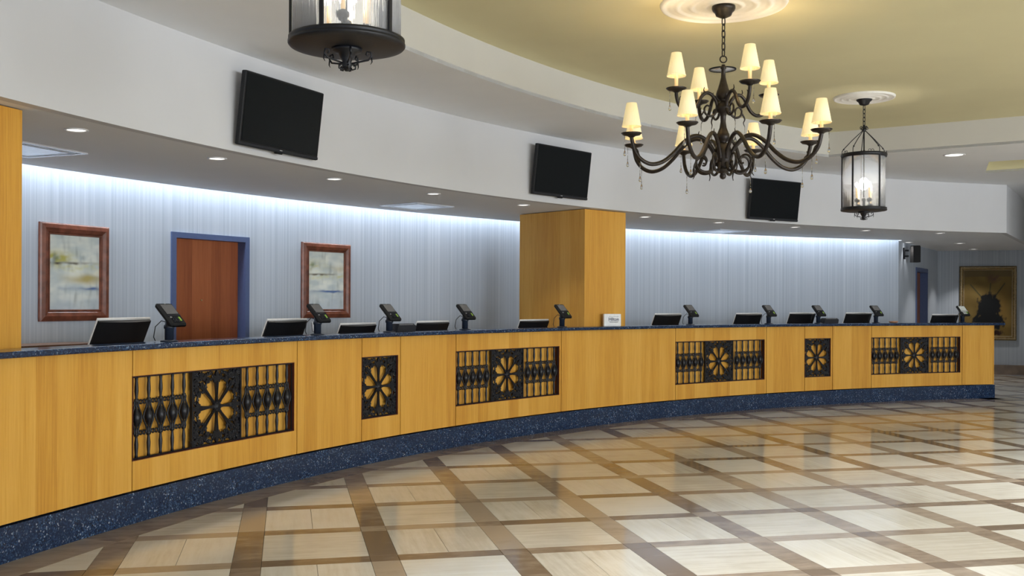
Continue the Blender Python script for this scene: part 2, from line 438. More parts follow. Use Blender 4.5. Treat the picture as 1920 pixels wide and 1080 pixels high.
# passage side wall with a recessed door, far wall
u0, u1 = .388*3.94+.0, .686*3.94
def seg_pt(t, off=0.): return WC+SEGD*t-SEGN*off
sw = MB()
def seg_box(mb, t0, t1, o0, o1, z0, z1):
    mb.flat([tuple(seg_pt(t0, o0)), tuple(seg_pt(t1, o0)), tuple(seg_pt(t1, o1)), tuple(seg_pt(t0, o1))], z0, z1)
def seg_from_px(x):
    rx = (x-960)/F; p, d = WC, SEGD
    return (rx*p.y-p.x)/(d.x-rx*d.y)
u0, u1 = seg_from_px(1716.5), seg_from_px(1738)
seg_box(sw, 0, u0, 0, .18, 0, ZS); seg_box(sw, u1, SEGL, 0, .18, 0, ZS); seg_box(sw, u0, u1, 0, .18, 2.12, ZS)
struct(obj('wall_passage', sw, 'wallpaper_side'))
d2 = bpy.data.objects.new('door_2', None); put(d2, None, Matrix.Translation((*seg_pt((u0+u1)/2), 0))); struct(d2)
fm = MB(); seg_box(fm, u0, u0+.06, -.02, .18, 0, 2.12); seg_box(fm, u1-.06, u1, -.02, .18, 0, 2.12); seg_box(fm, u0+.06, u1-.06, -.02, .18, 2.04, 2.12)
obj('door_frame', fm, 'blue_trim', d2, world=True)
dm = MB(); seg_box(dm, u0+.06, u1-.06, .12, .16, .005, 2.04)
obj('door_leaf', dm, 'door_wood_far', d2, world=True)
fw = MB(); wall_line(fw, FARC-DF*.2, FARC+DF*9.3, 0, ZC, .15, 1)
# put the thickness on the far side
fw = MB(); A_ = FARC-DF*.2; B_ = FARC+DF*9.0; bk = -FN*.15
fw.flat([tuple(A_), tuple(B_), tuple(B_+bk), tuple(A_+bk)], 0, ZC+.02)
struct(obj('wall_far', fw, 'wallpaper_far'))
bb = MB(); A_ = FARC+DF*.03; f2 = FN*.02
bb.flat([tuple(A_+f2), tuple(B_+f2), tuple(B_), tuple(A_)], 0, .17)
bb.flat([tuple(A_+FN*.035), tuple(B_+FN*.035), tuple(B_), tuple(A_)], .17, .20)
struct(obj('baseboard_far', bb, 'base_stone'))
bb = MB(); seg_box(bb, .02, u0-.03, -.02, 0, 0, .2); seg_box(bb, u1+.03, SEGL-.03, -.02, 0, 0, .2)
struct(obj('baseboard_passage', bb, 'base_stone'))
# lobby walls out of view, with window openings
rwl = MB()
rwl.box((5.2, -6.1, .25), (24.4, .2, .5)); rwl.box((5.2, -6.1, 3.15), (24.4, .2, .34))
for x in (-5.6, 5.9, 15.6): rwl.box((x, -6.1, 1.75), (4.0 if x < 0 else (.9 if x < 10 else 3.8), .2, 2.5))
struct(obj('wall_rear', rwl, 'wall_paint'))
rwl = MB(); rwl.box((17.3, 6.4, .25), (.2, 24.6, .5)); rwl.box((17.3, 6.4, 3.15), (.2, 24.6, .34))
for y, l_ in ((-5.5, 1.0), (10.85, 15.7)): rwl.box((17.3, y, 1.75), (.2, l_, 2.5))
struct(obj('wall_right', rwl, 'wall_paint'))
rwl = MB(); rwl.box((-5.9, -3.4, 1.6), (.2, 5.4, 3.3)); struct(obj('wall_left', rwl, 'wall_paint'))

# added light blocker, unseen to the right, keeps the passage dim
wd = MB(); wd.box((10.6, 14.2, 1.62), (3.4, .3, 3.24)); struct(obj('wall_divider', wd, 'wall_paint'))
# pillars
def pillar(name, label, A, t, n, wdt, dep, m1, m2):
    th = thing(name, label, 'pillar', (A.x, A.y, 0))
    B = A+t*wdt; Cc = B+n*dep; Dd = A+n*dep; e = .02
    fr = MB(); fr.flat([tuple(A+t*.001), tuple(B), tuple(B+n*e), tuple(A+t*.001+n*e)], 0, ZS-.006); obj('front_panel', fr, m1, th, world=True)
    s1_ = MB(); s1_.flat([tuple(A+n*.0025), tuple(Dd), tuple(Dd+t*e), tuple(A+t*e+n*.0225)], 0, ZS-.006)
    obj('side_panel', s1_, m2, th, world=True)
    s2_ = MB(); s2_.flat([tuple(B+n*e), tuple(Cc), tuple(Cc-t*e), tuple(B-t*e+n*e)], 0, ZS-.006); obj('side_panel', s2_, m2, th, world=True)
    s3_ = MB(); s3_.flat([tuple(Dd+t*e), tuple(Cc-t*e), tuple(Cc-t*e-n*e), tuple(Dd+t*e-n*e)], 0, ZS-.006); obj('back_panel', s3_, m1, th, world=True)
    return th
pillar('pillar', 'square honey maple clad pillar behind the desk between its two grey wall bays', Vector((.85, 11.94)), Vector((.74, .6726)), Vector((-.6726, .74)), .72, 1.125, 'maple_pillar_front', 'maple_pillar_side')
lp_t = Vector((.30, .954)); lp_n = Vector((-.954, .30))
pillar('pillar', 'honey maple clad pillar cut off by the left edge of the picture', Vector((-2.85, 5.91))-lp_t*.95, lp_t, lp_n, .95, .9, 'maple_left', 'maple_left')

# ------------------------------------------------------------------ floor tiles
PU = .7424; PV = .7526; WU = .157; WV = .132; OX, OY = -1.2966*HC, 4.931*HC
RB = 14.435; RBASE = 14.683
def uv2xy(u, v): return OX+UX*u-UY*v, OY+UY*u+UX*v
def inside(p): # keep tiles to the lobby side of the desk border, or past the desk end
    return True
def clip_circle(poly, R):
    """clip polygon to inside of the circle (concave desk border), walking edges"""
    out = []; n = len(poly)
    for i in range(n):
        p, q = Vector(poly[i]), Vector(poly[(i+1) % n]); cp = Vector((CX, CY))
        dp, dq = (p-cp).length-R, (q-cp).length-R
        if dp <= 0: out.append(tuple(p))
        if (dp < 0) != (dq < 0):
            lo, hi = 0., 1.
            for _ in range(24):
                mid = (lo+hi)/2
                if (((p+(q-p)*mid)-cp).length-R < 0) == (dp < 0): lo = mid
                else: hi = mid
            out.append(tuple(p+(q-p)*lo))
    return out
def poly_area(P): return abs(sum(P[i][0]*P[(i+1) % len(P)][1]-P[(i+1) % len(P)][0]*P[i][1] for i in range(len(P))))/2
def seglen_clip(a, b):
    return a
AEND = 105.84
pieces = []   # (screen size, kind, polygon, grain)
GAP = .0011
def sub(u0, u1, v0, v1, kind, grain):
    P = [uv2xy(u0+GAP, v0+GAP), uv2xy(u1-GAP, v0+GAP), uv2xy(u1-GAP, v1-GAP), uv2xy(u0+GAP, v1-GAP)]
    c = Vector((sum(p[0] for p in P)/4, sum(p[1] for p in P)/4)); a = math.degrees(math.atan2(c.y-CY, c.x-CX)) % 360
    rr = (c-Vector((CX, CY))).length
    if AEND < a < 200 or a > 340 and False:
        P = clip_circle(P, RB-.001)
        if len(P) < 3 or poly_area(P) < 2e-4: return
    else:
        if rr > 22 : return
    # passage walls
    if (c-WC).dot(SEGN) < .03 and a < AEND and c.y > 15: return
    if (c-FARC).dot(FN) < .03: return
    if c.x > 17.1 or c.x < -5.6 or c.y < -5.8: return
    vis = c.y > 1.5 and abs(c.x/c.y) < .62
    pieces.append(((0 if vis else 1, c.length), kind, P, grain))
for i in range(-12, 26):
    for j in range(-18, 24):
        u, v = i*PU, -j*PV     # (u,v) is the far-left corner of the crossing square
        sub(u, u+WU, v-WV, v, 'crossing_tile', 'b')
        sub(u+WU, u+PU, v-WV, v, 'band_tile', 'b')
        sub(u, u+WU, v-PV, v-WV, 'band_tile', 'b')
        if (i+j) % 2 == 1: sub(u+WU, u+PU, v-PV, v-WV, 'floor_tile', 'u')
        else:
            mid = u+WU+(PU-WU)/2
            sub(u+WU, mid, v-PV, v-WV, 'floor_tile', 'v'); sub(mid, u+PU, v-PV, v-WV, 'floor_tile', 'v')
pieces.sort(key=lambda q: q[0])
cnt = {}; rest = {}
def chamfer(mb, P, r):
    n = len(P); c = Vector((sum(p[0] for p in P)/n, sum(p[1] for p in P)/n)); e = .0012
    top = []
    for p in P:
        d = (c-Vector(p)); L = d.length; top.append(tuple(Vector(p)+d*(min(.5, e/max(L, 1e-4)))))
    vs = [(x, y, -.012) for x, y in P]+[(x, y, -.0008) for x, y in P]+[(x, y, 0) for x, y in top]
    fs = [(i, (i+1) % n, (i+1) % n+n, i+n) for i in range(n)]+[(i+n, (i+1) % n+n, (i+1) % n+2*n, i+2*n) for i in range(n)]+[tuple(range(2*n, 3*n))]
    mb.add(vs, fs, False, None, r)
MT = {'u': 'travertine_u', 'v': 'travertine_v', 'b': 'brown_marble'}
def quick(name, P, mat, r):
    mb = MB(); chamfer(mb, P, r)
    me = bpy.data.meshes.new(name); me.from_pydata([tuple(p) for p in mb.v], [], mb.f)
    at_ = me.attributes.new('rnd', 'FLOAT', 'FACE'); at_.data.foreach_set('value', mb.r)
    me.materials.append(MATS[mat]); me.update()
    o = bpy.data.objects.new(name, me); COL.objects.link(o); o.parent = floor
    return o
for key, kind, P, gr in pieces:
    cnt[kind] = cnt.get(kind, 0)+1
    r = rnd.random()
    if kind == 'crossing_tile': r = min(1, r*.8)
    lim = 296
    if cnt[kind] <= lim and key[0] == 0: quick(kind, P, MT[gr], r)
    else: rest.setdefault((kind, gr), MB()); chamfer(rest[(kind, gr)], P, r)
for (kind, gr), mb in rest.items():
    me = bpy.data.meshes.new('distant_'+kind); me.from_pydata([tuple(p) for p in mb.v], [], mb.f)
    at_ = me.attributes.new('rnd', 'FLOAT', 'FACE'); at_.data.foreach_set('value', mb.r)
    me.materials.append(MATS[MT[gr]]); o = bpy.data.objects.new('distant_'+kind, me); COL.objects.link(o); o.parent = floor; o['kind'] = 'stuff'
# curved border strip at the foot of the desk
a = AEND; k = 0
while a < 186:
    b_ = a+3.3+rnd.random()*.8
    P = arcpts(RB+.001, a+.006, b_-.006, 4)+arcpts(RBASE+.02, b_-.006, a+.006, 4)
    quick('border_tile', P, 'brown_marble', .25+.5*rnd.random()); a = b_

# ------------------------------------------------------------------ reception desk
RW = 14.70                                     # face of the veneered panels
ZB, ZT = .203, 1.108                           # panels from plinth to countertop
DESK_END = 105.84
pt = MB(); pt.arc(DESK_END-.08, 186, RBASE, RBASE+.13, 0, ZB-.006, .5)
tag(obj('desk_plinth', pt, 'granite'), 'continuous blue granite plinth along the foot of the curved reception desk', 'plinth')
ct = MB()
z0, z1 = ZT+.001, 1.146
n = 160
prof = [(14.625, z0+.004), (14.621, z0+.010), (14.621, z1-.008), (14.626, z1-.002), (14.634, z1), (14.866, z1), (14.866, z0), (14.63, z0)]
vs = []; fs = []; m_ = len(prof)
for k in range(n+1):
    a = 105.25+(186-105.25)*k/n
    for r, z in prof: vs.append((*pol(a, r), z))
for k in range(n):
    for i in range(m_): fs.append((k*m_+i, k*m_+(i+1) % m_, (k+1)*m_+(i+1) % m_, (k+1)*m_+i))
fs += [tuple(range(m_))[::-1], tuple(n*m_+i for i in range(m_))]
ct.add(vs, fs)
tag(obj('countertop', ct, 'granite'), 'long curved blue granite countertop on the reception desk', 'countertop')
wt = MB(); wt.arc(106.6, 133.2-1.2, 14.95, 15.5, .74, .78, .7); wt.arc(136.4, 161.5, 14.95, 15.5, .74, .78, .7)
wt.arc(106.6, 132.0, 15.44, 15.48, 0, .74, .7); wt.arc(136.4, 161.5, 15.44, 15.48, 0, .74, .7)
wt.arc(106.6, 132.0, 14.90, 14.945, 0, .78, .7); wt.arc(136.4, 161.5, 14.90, 14.945, 0, .78, .7)
tag(obj('clerk_worktop', wt, 'credenza_wood'), 'lower brown worktop on the staff side of the reception desk, hidden by the counter', 'worktop')

# --- cast iron grille pieces (local: x right, z up, y depth, face towards -y)
GH = .533; GZ0 = .400
H2 = GH/2
def torus_path(cx, cz, r, n=12, a0=0., a1=2*math.pi, y=0.):
    full = abs(a1-a0) >= 2*math.pi-.01
    return [(cx+r*math.cos(a0+(a1-a0)*i/n), y, cz+r*math.sin(a0+(a1-a0)*i/n)) for i in range(n if full else n+1)]
bal = MB()
bal.lathe([(.006, -H2), (.012, -H2+.005), (.0095, -H2+.03), (.0125, -H2+.07), (.0135, -H2+.095), (.010, -H2+.125), (.008, -H2+.15), (.013, -H2+.158), (.008, -H2+.166),
           (.007, -.060), (.014, -.048), (.026, -.020), (.030, 0), (.026, .020), (.014, .048), (.007, .060),
           (.008, H2-.166), (.013, H2-.158), (.008, H2-.15), (.010, H2-.125), (.0135, H2-.095), (.0125, H2-.07), (.0095, H2-.03), (.012, H2-.005), (.006, H2)], 10)
for s_ in (-1, 1):   # the eye-shaped straps around the boss
    bal.tube([(s_*x, 0, z) for x, z in ((.010, -.120), (.020, -.100), (.016, -.082), (.024, -.058), (.042, -.028), (.050, 0), (.042, .028), (.024, .058), (.016, .082), (.020, .100), (.010, .120))], .0068, 6)
bal_me = bal.mesh('baluster', 'iron')
lk = MB()
for s_ in (-1, 1): lk.tube(torus_path(s_*.0165, 0, .0125), .0055, 6, closed=True)
lk.sphere((0, 0, 0), .008, 8, 6)
lk_me = lk.mesh('scroll_link', 'iron')
# rosette square
PW = .535
def fleur(mb, M, s=1.):
    mb.prism([(-.010*s, 0), (-.026*s, .010*s), (-.034*s, .030*s), (-.024*s, .040*s), (-.013*s, .034*s), (-.012*s, .052*s), (0, .070*s), (.012*s, .052*s), (.013*s, .034*s), (.024*s, .040*s), (.034*s, .030*s), (.026*s, .010*s), (.010*s, 0)], -.008, .008, M)
    mb.tube([(-.032*s, -.004, .02*s), (-.040*s, -.004, .034*s), (-.030*s, -.004, .046*s), (-.020*s, -.004, .040*s)], .005*s, 6, M)
    mb.tube([(.032*s, -.004, .02*s), (.040*s, -.004, .034*s), (.030*s, -.004, .046*s), (.020*s, -.004, .040*s)], .005*s, 6, M)
def rotY(a): return Matrix.Rotation(a, 4, 'Y')
def spoke_mesh(L):
    mb = MB()
    mb.prism([(-.009, .03), (-.011, .05), (-.008, .07), (-.012, L*.62), (-.017, L*.86), (-.022, L), (.022, L), (.017, L*.86), (.012, L*.62), (.008, .07), (.011, .05), (.009, .03)], -.007, .007)
    mb.prism([(-.003, .03), (-.003, L), (.003, L), (.003, .03)], -.011, .0)
    fleur(mb, Matrix.Translation((0, 0, L-.012)), (H2-L)/.062)
    return mb
sp_short = spoke_mesh(.185).mesh('spoke', 'iron')
sp_long = spoke_mesh(.225).mesh('spoke', 'iron')
hub_mb = MB(); hub_mb.lathe([(0, .018), (.012, .017), (.016, .012), (.024, .014), (.034, .010), (.040, .002), (.040, -.008), (0, -.008)], 20, Matrix.Rotation(math.pi/2, 4, 'X'))
for k in range(8): hub_mb.sphere((.031*math.cos(k*math.pi/4+.39), -.011, .031*math.sin(k*math.pi/4+.39)), .007, 8, 5)
hub_me = hub_mb.mesh('hub', 'iron')
pet = MB()           # scalloped ring closing the outer end of one petal opening
pa = math.pi/8; cxp, czp, rp = .158*math.sin(pa), .158*math.cos(pa), .056
pet.tube([(cxp+rp*math.cos(t), 0, czp+rp*math.sin(t)) for t in [math.pi/2-pa+(-2.0+4.0*i/14) for i in range(15)]], .0085, 6)
for t in (-1.2, -.4, .4, 1.2):
    q = math.pi/2-pa+t; pet.sphere((cxp+rp*.86*math.cos(q), 0, czp+rp*.86*math.sin(q)), .009, 6, 5)
pet_me = pet.mesh('petal_ring', 'iron')
cor = MB()           # corner: curls and leaves filling the upper right quarter outside the ring
rr_ = random.Random(3)
for (x, z, r) in ((.235, .235, .022), (.19, .24, .018), (.24, .19, .018), (.15, .238, .016), (.238, .15, .016), (.112, .225, .014), (.225, .112, .014), (.20, .20, .02), (.17, .205, .015), (.205, .17, .015), (.245, .06, .013), (.06, .245, .013), (.238, .088, .012), (.088, .238, .012)):
    cor.tube([(x+r*(1-.03*i)*math.cos(i*.62), rr_.uniform(-.004, .004), z+r*(1-.03*i)*math.sin(i*.62)) for i in range(10)], .0062, 6)
    cor.sphere((x, -.004, z), r*.42, 7, 5)
for (x, z, a_) in ((.215, .215, -.785), (.175, .235, -.2), (.235, .175, -1.35), (.13, .22, .1), (.22, .13, -1.7), (.25, .245, -.785), (.10, .20, .6), (.2, .10, -2.2)):
    fleur(cor, Matrix.Translation((x, 0, z)) @ rotY(-a_-.0) @ Matrix.Translation((0, 0, -.03)), .75)
cor_me = cor.mesh('corner_scroll', 'iron')
gf = MB()
for s_ in (-1, 1): gf.box((s_*(PW/2-.008), 0, 0), (.016, .022, GH))
for s_ in (-1, 1): gf.box((0, 0, s_*(H2-.004)), (PW, .016, .008))
gfr_me = gf.mesh('rosette_frame', 'iron')
def rosette(parent, a, r):
    W0 = WM[parent.name].inverted() @ at(a, r, GZ0+H2)
    obj('rosette_frame', gfr_me, None, parent, W0); obj('hub', hub_me, None, parent, W0)
    for k in range(8):
        obj('spoke', sp_short if k % 2 == 0 else sp_long, None, parent, W0 @ rotY(k*math.pi/4))
        obj('petal_ring', pet_me, None, parent, W0 @ rotY(k*math.pi/4))
    for k in range(4): obj('corner_scroll', cor_me, None, parent, W0 @ rotY(k*math.pi/2))
def grille_side(parent, a_left, a_right, r, margin_l, margin_r):
    wd = (a_left-a_right)*D2R*r; aL = a_left-margin_l/wd*(a_left-a_right); aR = a_right+margin_r/wd*(a_left-a_right)
    I = WM[parent.name].inverted(); P = [aL+(aR-aL)*k/4 for k in range(5)]
    for q in P: obj('baluster', bal_me, None, parent, I @ at(q, r, GZ0+H2))
    st = (P[0]-P[1])/2
    for q in [P[0]+st]*0+[(P[i]+P[i+1])/2 for i in range(4)]:
        for z in (-.1, .1): obj('scroll_link', lk_me, None, parent, I @ at(q, r, GZ0+H2+z))
def unit(kind, aL, aR, label, group=None):
    am = (aL+aR)/2; g = .0048/RW/D2R      # shadow gaps between units
    t = thing('desk_unit', label, 'cabinet', M=at(am, RW, ZB), group=group)
    a0, a1 = aR+g, aL-g
    body = MB(); body.arc(aR+g*.3, aL-g*.3, RW+.062, RW+.09, ZB, ZT, .5)
    for q0, q1 in ((aR+g*1.2, aR+g*1.2+.05), (aL-g*1.2-.05, aL-g*1.2)): body.arc(q0, q1, RW+.021, RW+.062, ZB, ZT, .5)
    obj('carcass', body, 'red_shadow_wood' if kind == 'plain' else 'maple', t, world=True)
    gap = MB(); gap.arc(aL-g, aL-.2*g, RW+.015, RW+.019, ZB+.003, ZT-.002, .5); obj('seam_shade_strip', gap, 'red_shadow_wood', t, world=True)  # dark strips put in for the shade inside the seams
    gap = MB(); gap.arc(aR+.2*g, aR+g, RW+.015, RW+.019, ZB+.003, ZT-.002, .5); obj('seam_shade_strip', gap, 'red_shadow_wood', t, world=True)
    if kind == 'plain':
        p = MB(); p.arc(a0, a1, RW, RW+.02, ZB+.003, ZT-.002, .5); obj('front_panel', p, 'maple', t, world=True)
    else:
        ez = .006
        p = MB(); p.arc(a0, a1, RW, RW+.02, GZ0+GH+ez, ZT-.002, .5); obj('upper_rail', p, 'maple', t, world=True)
        p = MB(); p.arc(a0, a1, RW, RW+.02, ZB+.003, GZ0-ez, .5); obj('lower_rail', p, 'maple', t, world=True)
        sa = .028/RW/D2R
        p = MB(); p.arc(a0, a0+sa, RW, RW+.02, GZ0-ez, GZ0+GH+ez, .5); obj('stile', p, 'maple', t, world=True)
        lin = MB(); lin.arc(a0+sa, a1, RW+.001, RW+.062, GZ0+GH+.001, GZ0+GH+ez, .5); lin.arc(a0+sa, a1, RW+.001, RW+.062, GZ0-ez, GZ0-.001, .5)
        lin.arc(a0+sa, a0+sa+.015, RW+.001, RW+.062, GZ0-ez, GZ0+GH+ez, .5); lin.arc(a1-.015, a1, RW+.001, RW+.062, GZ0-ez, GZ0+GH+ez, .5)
        obj('opening_liner', lin, 'red_shadow_wood', t, world=True)  # edge shade of the opening is put into the liner's colour
        rg = RW+.024
        fr_ = MB(); fr_.arc(a0+sa+.02, a1-.02, rg-.006, rg+.006, GZ0+.001, GZ0+.008, .5); fr_.arc(a0+sa+.02, a1-.02, rg-.006, rg+.006, GZ0+GH-.008, GZ0+GH-.001, .5)
        for q0 in (a0+sa+.02, a1-.05): fr_.arc(q0, q0+.03, rg-.006, rg+.006, GZ0+.001, GZ0+GH-.001, .5)
        gr = obj('grille', fr_, 'iron', t, world=True)
        lo, hi = a0+sa+.02, a1-.02
        if kind == 'narrow': rosette(gr, (lo+hi)/2, rg)
        else:
            ac = (lo+hi)/2+.02; hw = PW/2/rg/D2R
            rosette(gr, ac, rg)
            grille_side(gr, hi, ac+hw, rg, .055, .075); grille_side(gr, ac-hw, lo, rg, .070, .062)
    return t
AS = [159.83, 152.93, 149.63, 147.5, 144.23, 137.42, 129.34, 122.61, 119.74, 117.66, 114.75, 108.07, 105.84]
LAB = [('wide', 'wide desk unit with iron balusters and rosette, nearest to the left edge'),
       ('plain', 'plain maple desk unit between the leftmost wide grille and the left narrow rosette'),
       ('narrow', 'narrow desk unit with one square iron rosette, on the left half of the desk'),
       ('plain', 'plain maple desk unit just right of the left narrow rosette unit'),
       ('wide', 'wide desk unit with iron balusters and rosette, second from the left'),
       ('plain', 'widest plain maple desk unit in front of the square pillar, below the small white sign'),
       ('wide', 'wide desk unit with iron balusters and rosette, right of the square pillar'),
       ('plain', 'plain maple desk unit left of the right hand narrow rosette'),
       ('narrow', 'narrow desk unit with one square iron rosette, on the right half of the desk'),
       ('plain', 'plain maple desk unit right of the right hand narrow rosette'),
       ('wide', 'wide desk unit with iron balusters and rosette, nearest the right end of the desk'),
       ('plain', 'plain maple end unit of the desk, below the terminal with the pale screen')]
unit('plain', 168.0, AS[0], 'large plain maple desk unit at the left edge, in front of the left pillar')
for (kd, lb), aL, aR in zip(LAB, AS[:-1], AS[1:]): unit(kd, aL, aR, lb)
ep = MB(); ep.arc(DESK_END-.075, DESK_END, RW+.001, 14.86, ZB, ZT, .5)
tag(obj('desk_end_panel', ep, 'maple'), 'maple end panel closing the right end of the reception desk', 'panel')

# ------------------------------------------------------------------ things on and behind the desk
ZTOP = 1.1465
tl = thing('payment_terminal', 'x', 'card terminal', M=at(158.2, 14.76, ZTOP))
mb = MB(); mb.lathe([(0, 0), (.058, 0), (.058, .006), (.04, .010), (.034, .012)], 24); mb.lathe([(.030, .010), (.030, .085), (.036, .088), (.036, .108), (.028, .116), (.028, .150), (0, .150)], 20)
obj('stand', mb, 'navy_plastic', tl)
HM = Matrix.Translation((0, -.012, .178)) @ Matrix.Rotation(-44*D2R, 4, 'X')   # head: face towards -y, tipped up
mb = MB(); mb.box((0, 0, 0), (.155, .034, .205), bev=.012)
hd = obj('terminal_head', mb, 'black_plastic', tl, HM)
mb = MB(); mb.box((0, -.019, .038), (.112, .004, .088), bev=.0015); sc_ = obj('screen', mb, 'lcd', hd)
mb = MB(); mb.box((0, -.019, -.018), (.125, .004, .012)); obj('divider_strip', mb, 'dark_plastic', hd)
mb = MB()
for i in range(3):
    for j in range(3): mb.box((-.034+i*.022, -.0195, -.038-j*.017), (.016, .005, .011))
obj('keypad', mb, 'dark_plastic', hd)
mb = MB(); mb.box((.034, -.0195, -.052), (.012, .005, .034)); obj('key_light', mb, 'green_light', hd)
mb = MB(); mb.box((-.042, -.0195, -.036), (.014, .005, .010)); obj('card_logo', mb, 'silver', hd)
mb = MB(); mb.sphere((0, -.017, .092), .005, 8, 6); obj('camera_dot', mb, 'silver', hd)
mb = MB(); mb.tube([(0, .02, .13), (-.02, .05, .14), (-.05, .075, .10), (-.06, .08, .03), (-.05, .075, .004)], .0035, 6); obj('cable', mb, 'black_plastic', tl)
TERM = [(158.2, 'black payment terminal on a stand in front of the blue framed door'),
        (151.65, 'black payment terminal on a stand in front of the right hand abstract painting'),
        (147.85, 'black payment terminal on a stand in front of a dark printer, left half of desk'),
        (143.4, 'black payment terminal alone on the counter, the next one left of the square pillar'),
        (137.1, 'black payment terminal standing against the shaded left face of the square pillar'),
        (128.0, 'black payment terminal on the counter, first one right of the square pillar'),
        (122.2, 'black payment terminal on the counter below the rightmost television, between two monitors'),
        (118.5, 'black payment terminal in front of the small dark printer right of the pillar'),
        (114.2, 'black payment terminal standing just left of the small wooden dish'),
        (107.85, 'payment terminal with a pale lit screen at the right end of the counter')]
for k, (a, lb) in enumerate(TERM):
    o = tl if k == 0 else copy_tree(tl, at(a, 14.76, ZTOP)); o['label'] = lb; o['group'] = 'payment terminals along the counter'
    if k == 9:
        for ch in o.children:
            for g2 in ch.children:
                if g2.name.startswith('screen') or g2.name.startswith('divider') or g2.name.startswith('keypad'):
                    g2.data = g2.data.copy(); g2.data.materials[0] = MATS['pale_screen']

mn = thing('monitor', 'x', 'monitor', M=at(158.7, 15.12, .781))
mb = MB(); mb.box((0, 0, .008), (.22, .17, .016), bev=.006); obj('monitor_base', mb, 'dark_plastic', mn)
mb = MB(); mb.tube([(0, -.05, .01), (0, -.05, .12), (0, -.045, .235)], .018, 10); obj('monitor_neck', mb, 'dark_plastic', mn)
MM = Matrix.Translation((0, -.035, .365)) @ Matrix.Rotation(24*D2R, 4, 'X')
vs = []; fs = []; nx = 12
for i in range(nx+1):
    x = -.245+.49*i/nx; bow = .016*(1-(x/.245)**2)
    for y, z in ((.0, -.155), (.0, .150), (-.014-bow, .146), (-.014-bow, -.151)): vs.append((x, y, z))
for i in range(nx):
    for q in range(4): fs.append((i*4+q, i*4+(q+1) % 4, i*4+4+(q+1) % 4, i*4+4+q))
fs += [(0, 1, 2, 3), (nx*4+3, nx*4+2, nx*4+1, nx*4)]
mb = MB(); mb.add(vs, fs); sh_ = obj('back_shell', mb, 'black_plastic', mn, MM)
mb = MB(); mb.box((0, .007, .003), (.498, .012, .322), bev=.003); bz = obj('bezel', mb, 'white_metal', mn, MM)  # whitened and raised so the rim carries the cove light's highlight
mb = MB(); mb.box((0, .0150, .004), (.47, .003, .27)); obj('screen', mb, 'tv_screen', bz)
mb = MB(); mb.box((.07, -.034, -.045), (.085, .006, .018), bev=.002); obj('port_cover', mb, 'silver', sh_)
MON = [(158.7, 1.300, 'large black monitor back seen above the counter in front of the leftmost painting'),
       (151.9, 1.272, 'black monitor back leaning between the blue framed door and the right painting'),
       (148.3, 1.222, 'low black monitor back just left of the printer on the left half of desk'),
       (144.1, 1.227, 'low black monitor back just right of the printer on the left half of desk'),
       (137.75, 1.226, 'low black monitor back beside the left face of the square pillar'),
       (128.5, 1.283, 'black monitor back standing right of the small white sign and square pillar'),
       (122.6, 1.286, 'black monitor back below the rightmost television'),
       (118.65, 1.291, 'black monitor back next to the terminal with a small printer, right of pillar'),
       (114.5, 1.291, 'black monitor back left of the terminal beside the small wooden dish'),
       (108.2, 1.267, 'black monitor back at the right end, left of the pale screened terminal')]
for k, (a, zt, lb) in enumerate(MON):
    o = mn if k == 0 else copy_tree(mn, at(a, 15.12, .781))
    for ch_ in o.children:          # each panel sits at its own height on its stand
        if ch_.name.startswith(('back_shell', 'bezel')): ch_.matrix_basis = Matrix.Translation((0, 0, zt-1.292)) @ MM
    o['label'] = lb; o['group'] = 'monitors behind the counter'
# risers: keep the worktop under every monitor base
def printer(a, lb):
    t = thing('receipt_printer', lb, 'printer', M=at(a, 14.785, ZTOP), group='receipt printers on the counter')
    mb = MB(); mb.prism([(-.14, 0), (-.115, .062), (.13, .062), (.14, .05), (.13, 0)], -.05, .06); obj('printer_body', mb, 'dark_plastic', t)
    mb = MB(); mb.prism([(-.108, .062), (-.10, .074), (.12, .074), (.125, .062)], -.04, .05); obj('printer_lid', mb, 'black_plastic', t)
    mb = MB(); mb.box((0, -.045, .066), (.2, .008, .004)); obj('paper_slot', mb, 'silver', t)
printer(146.98, 'dark receipt printer behind a terminal on the left half of the counter')
printer(117.6, 'dark receipt printer beside a terminal on the right half of the counter')
t = thing('card_reader', 'small silver card reader on a stem in front of the right door jamb', 'card reader', M=at(152.55-.9-.95+.2, 15.28, .781))
t.matrix_basis = at(149.75, 15.2, .781); WM[t.name] = t.matrix_basis
mb = MB(); mb.lathe([(0, 0), (.05, 0), (.05, .01), (.009, .015), (.009, .40), (0, .40)], 14); obj('stem', mb, 'dark_plastic', t)
mb = MB(); mb.box((0, 0, .045), (.075, .03, .095), bev=.008); rb = obj('reader_body', mb, 'silver', t, Matrix.Translation((0, 0, .372)) @ Matrix.Rotation(-12*D2R, 4, 'X'))
mb = MB(); mb.box((0, -.0165, .068), (.052, .003, .026)); mb.box((0, -.0165, .030), (.052, .003, .024)); obj('reader_screen', mb, 'lcd', rb)
t = thing('wooden_dish', 'tiny tan wooden dish on the counter near the right end', 'dish', M=at(112.9, 14.76, ZTOP))
mb = MB(); mb.lathe([(0, .004), (.05, .010), (.062, .026), (.066, .026), (.058, .006), (.04, 0), (0, 0)], 24); obj('bowl', mb, 'dish_wood', t)
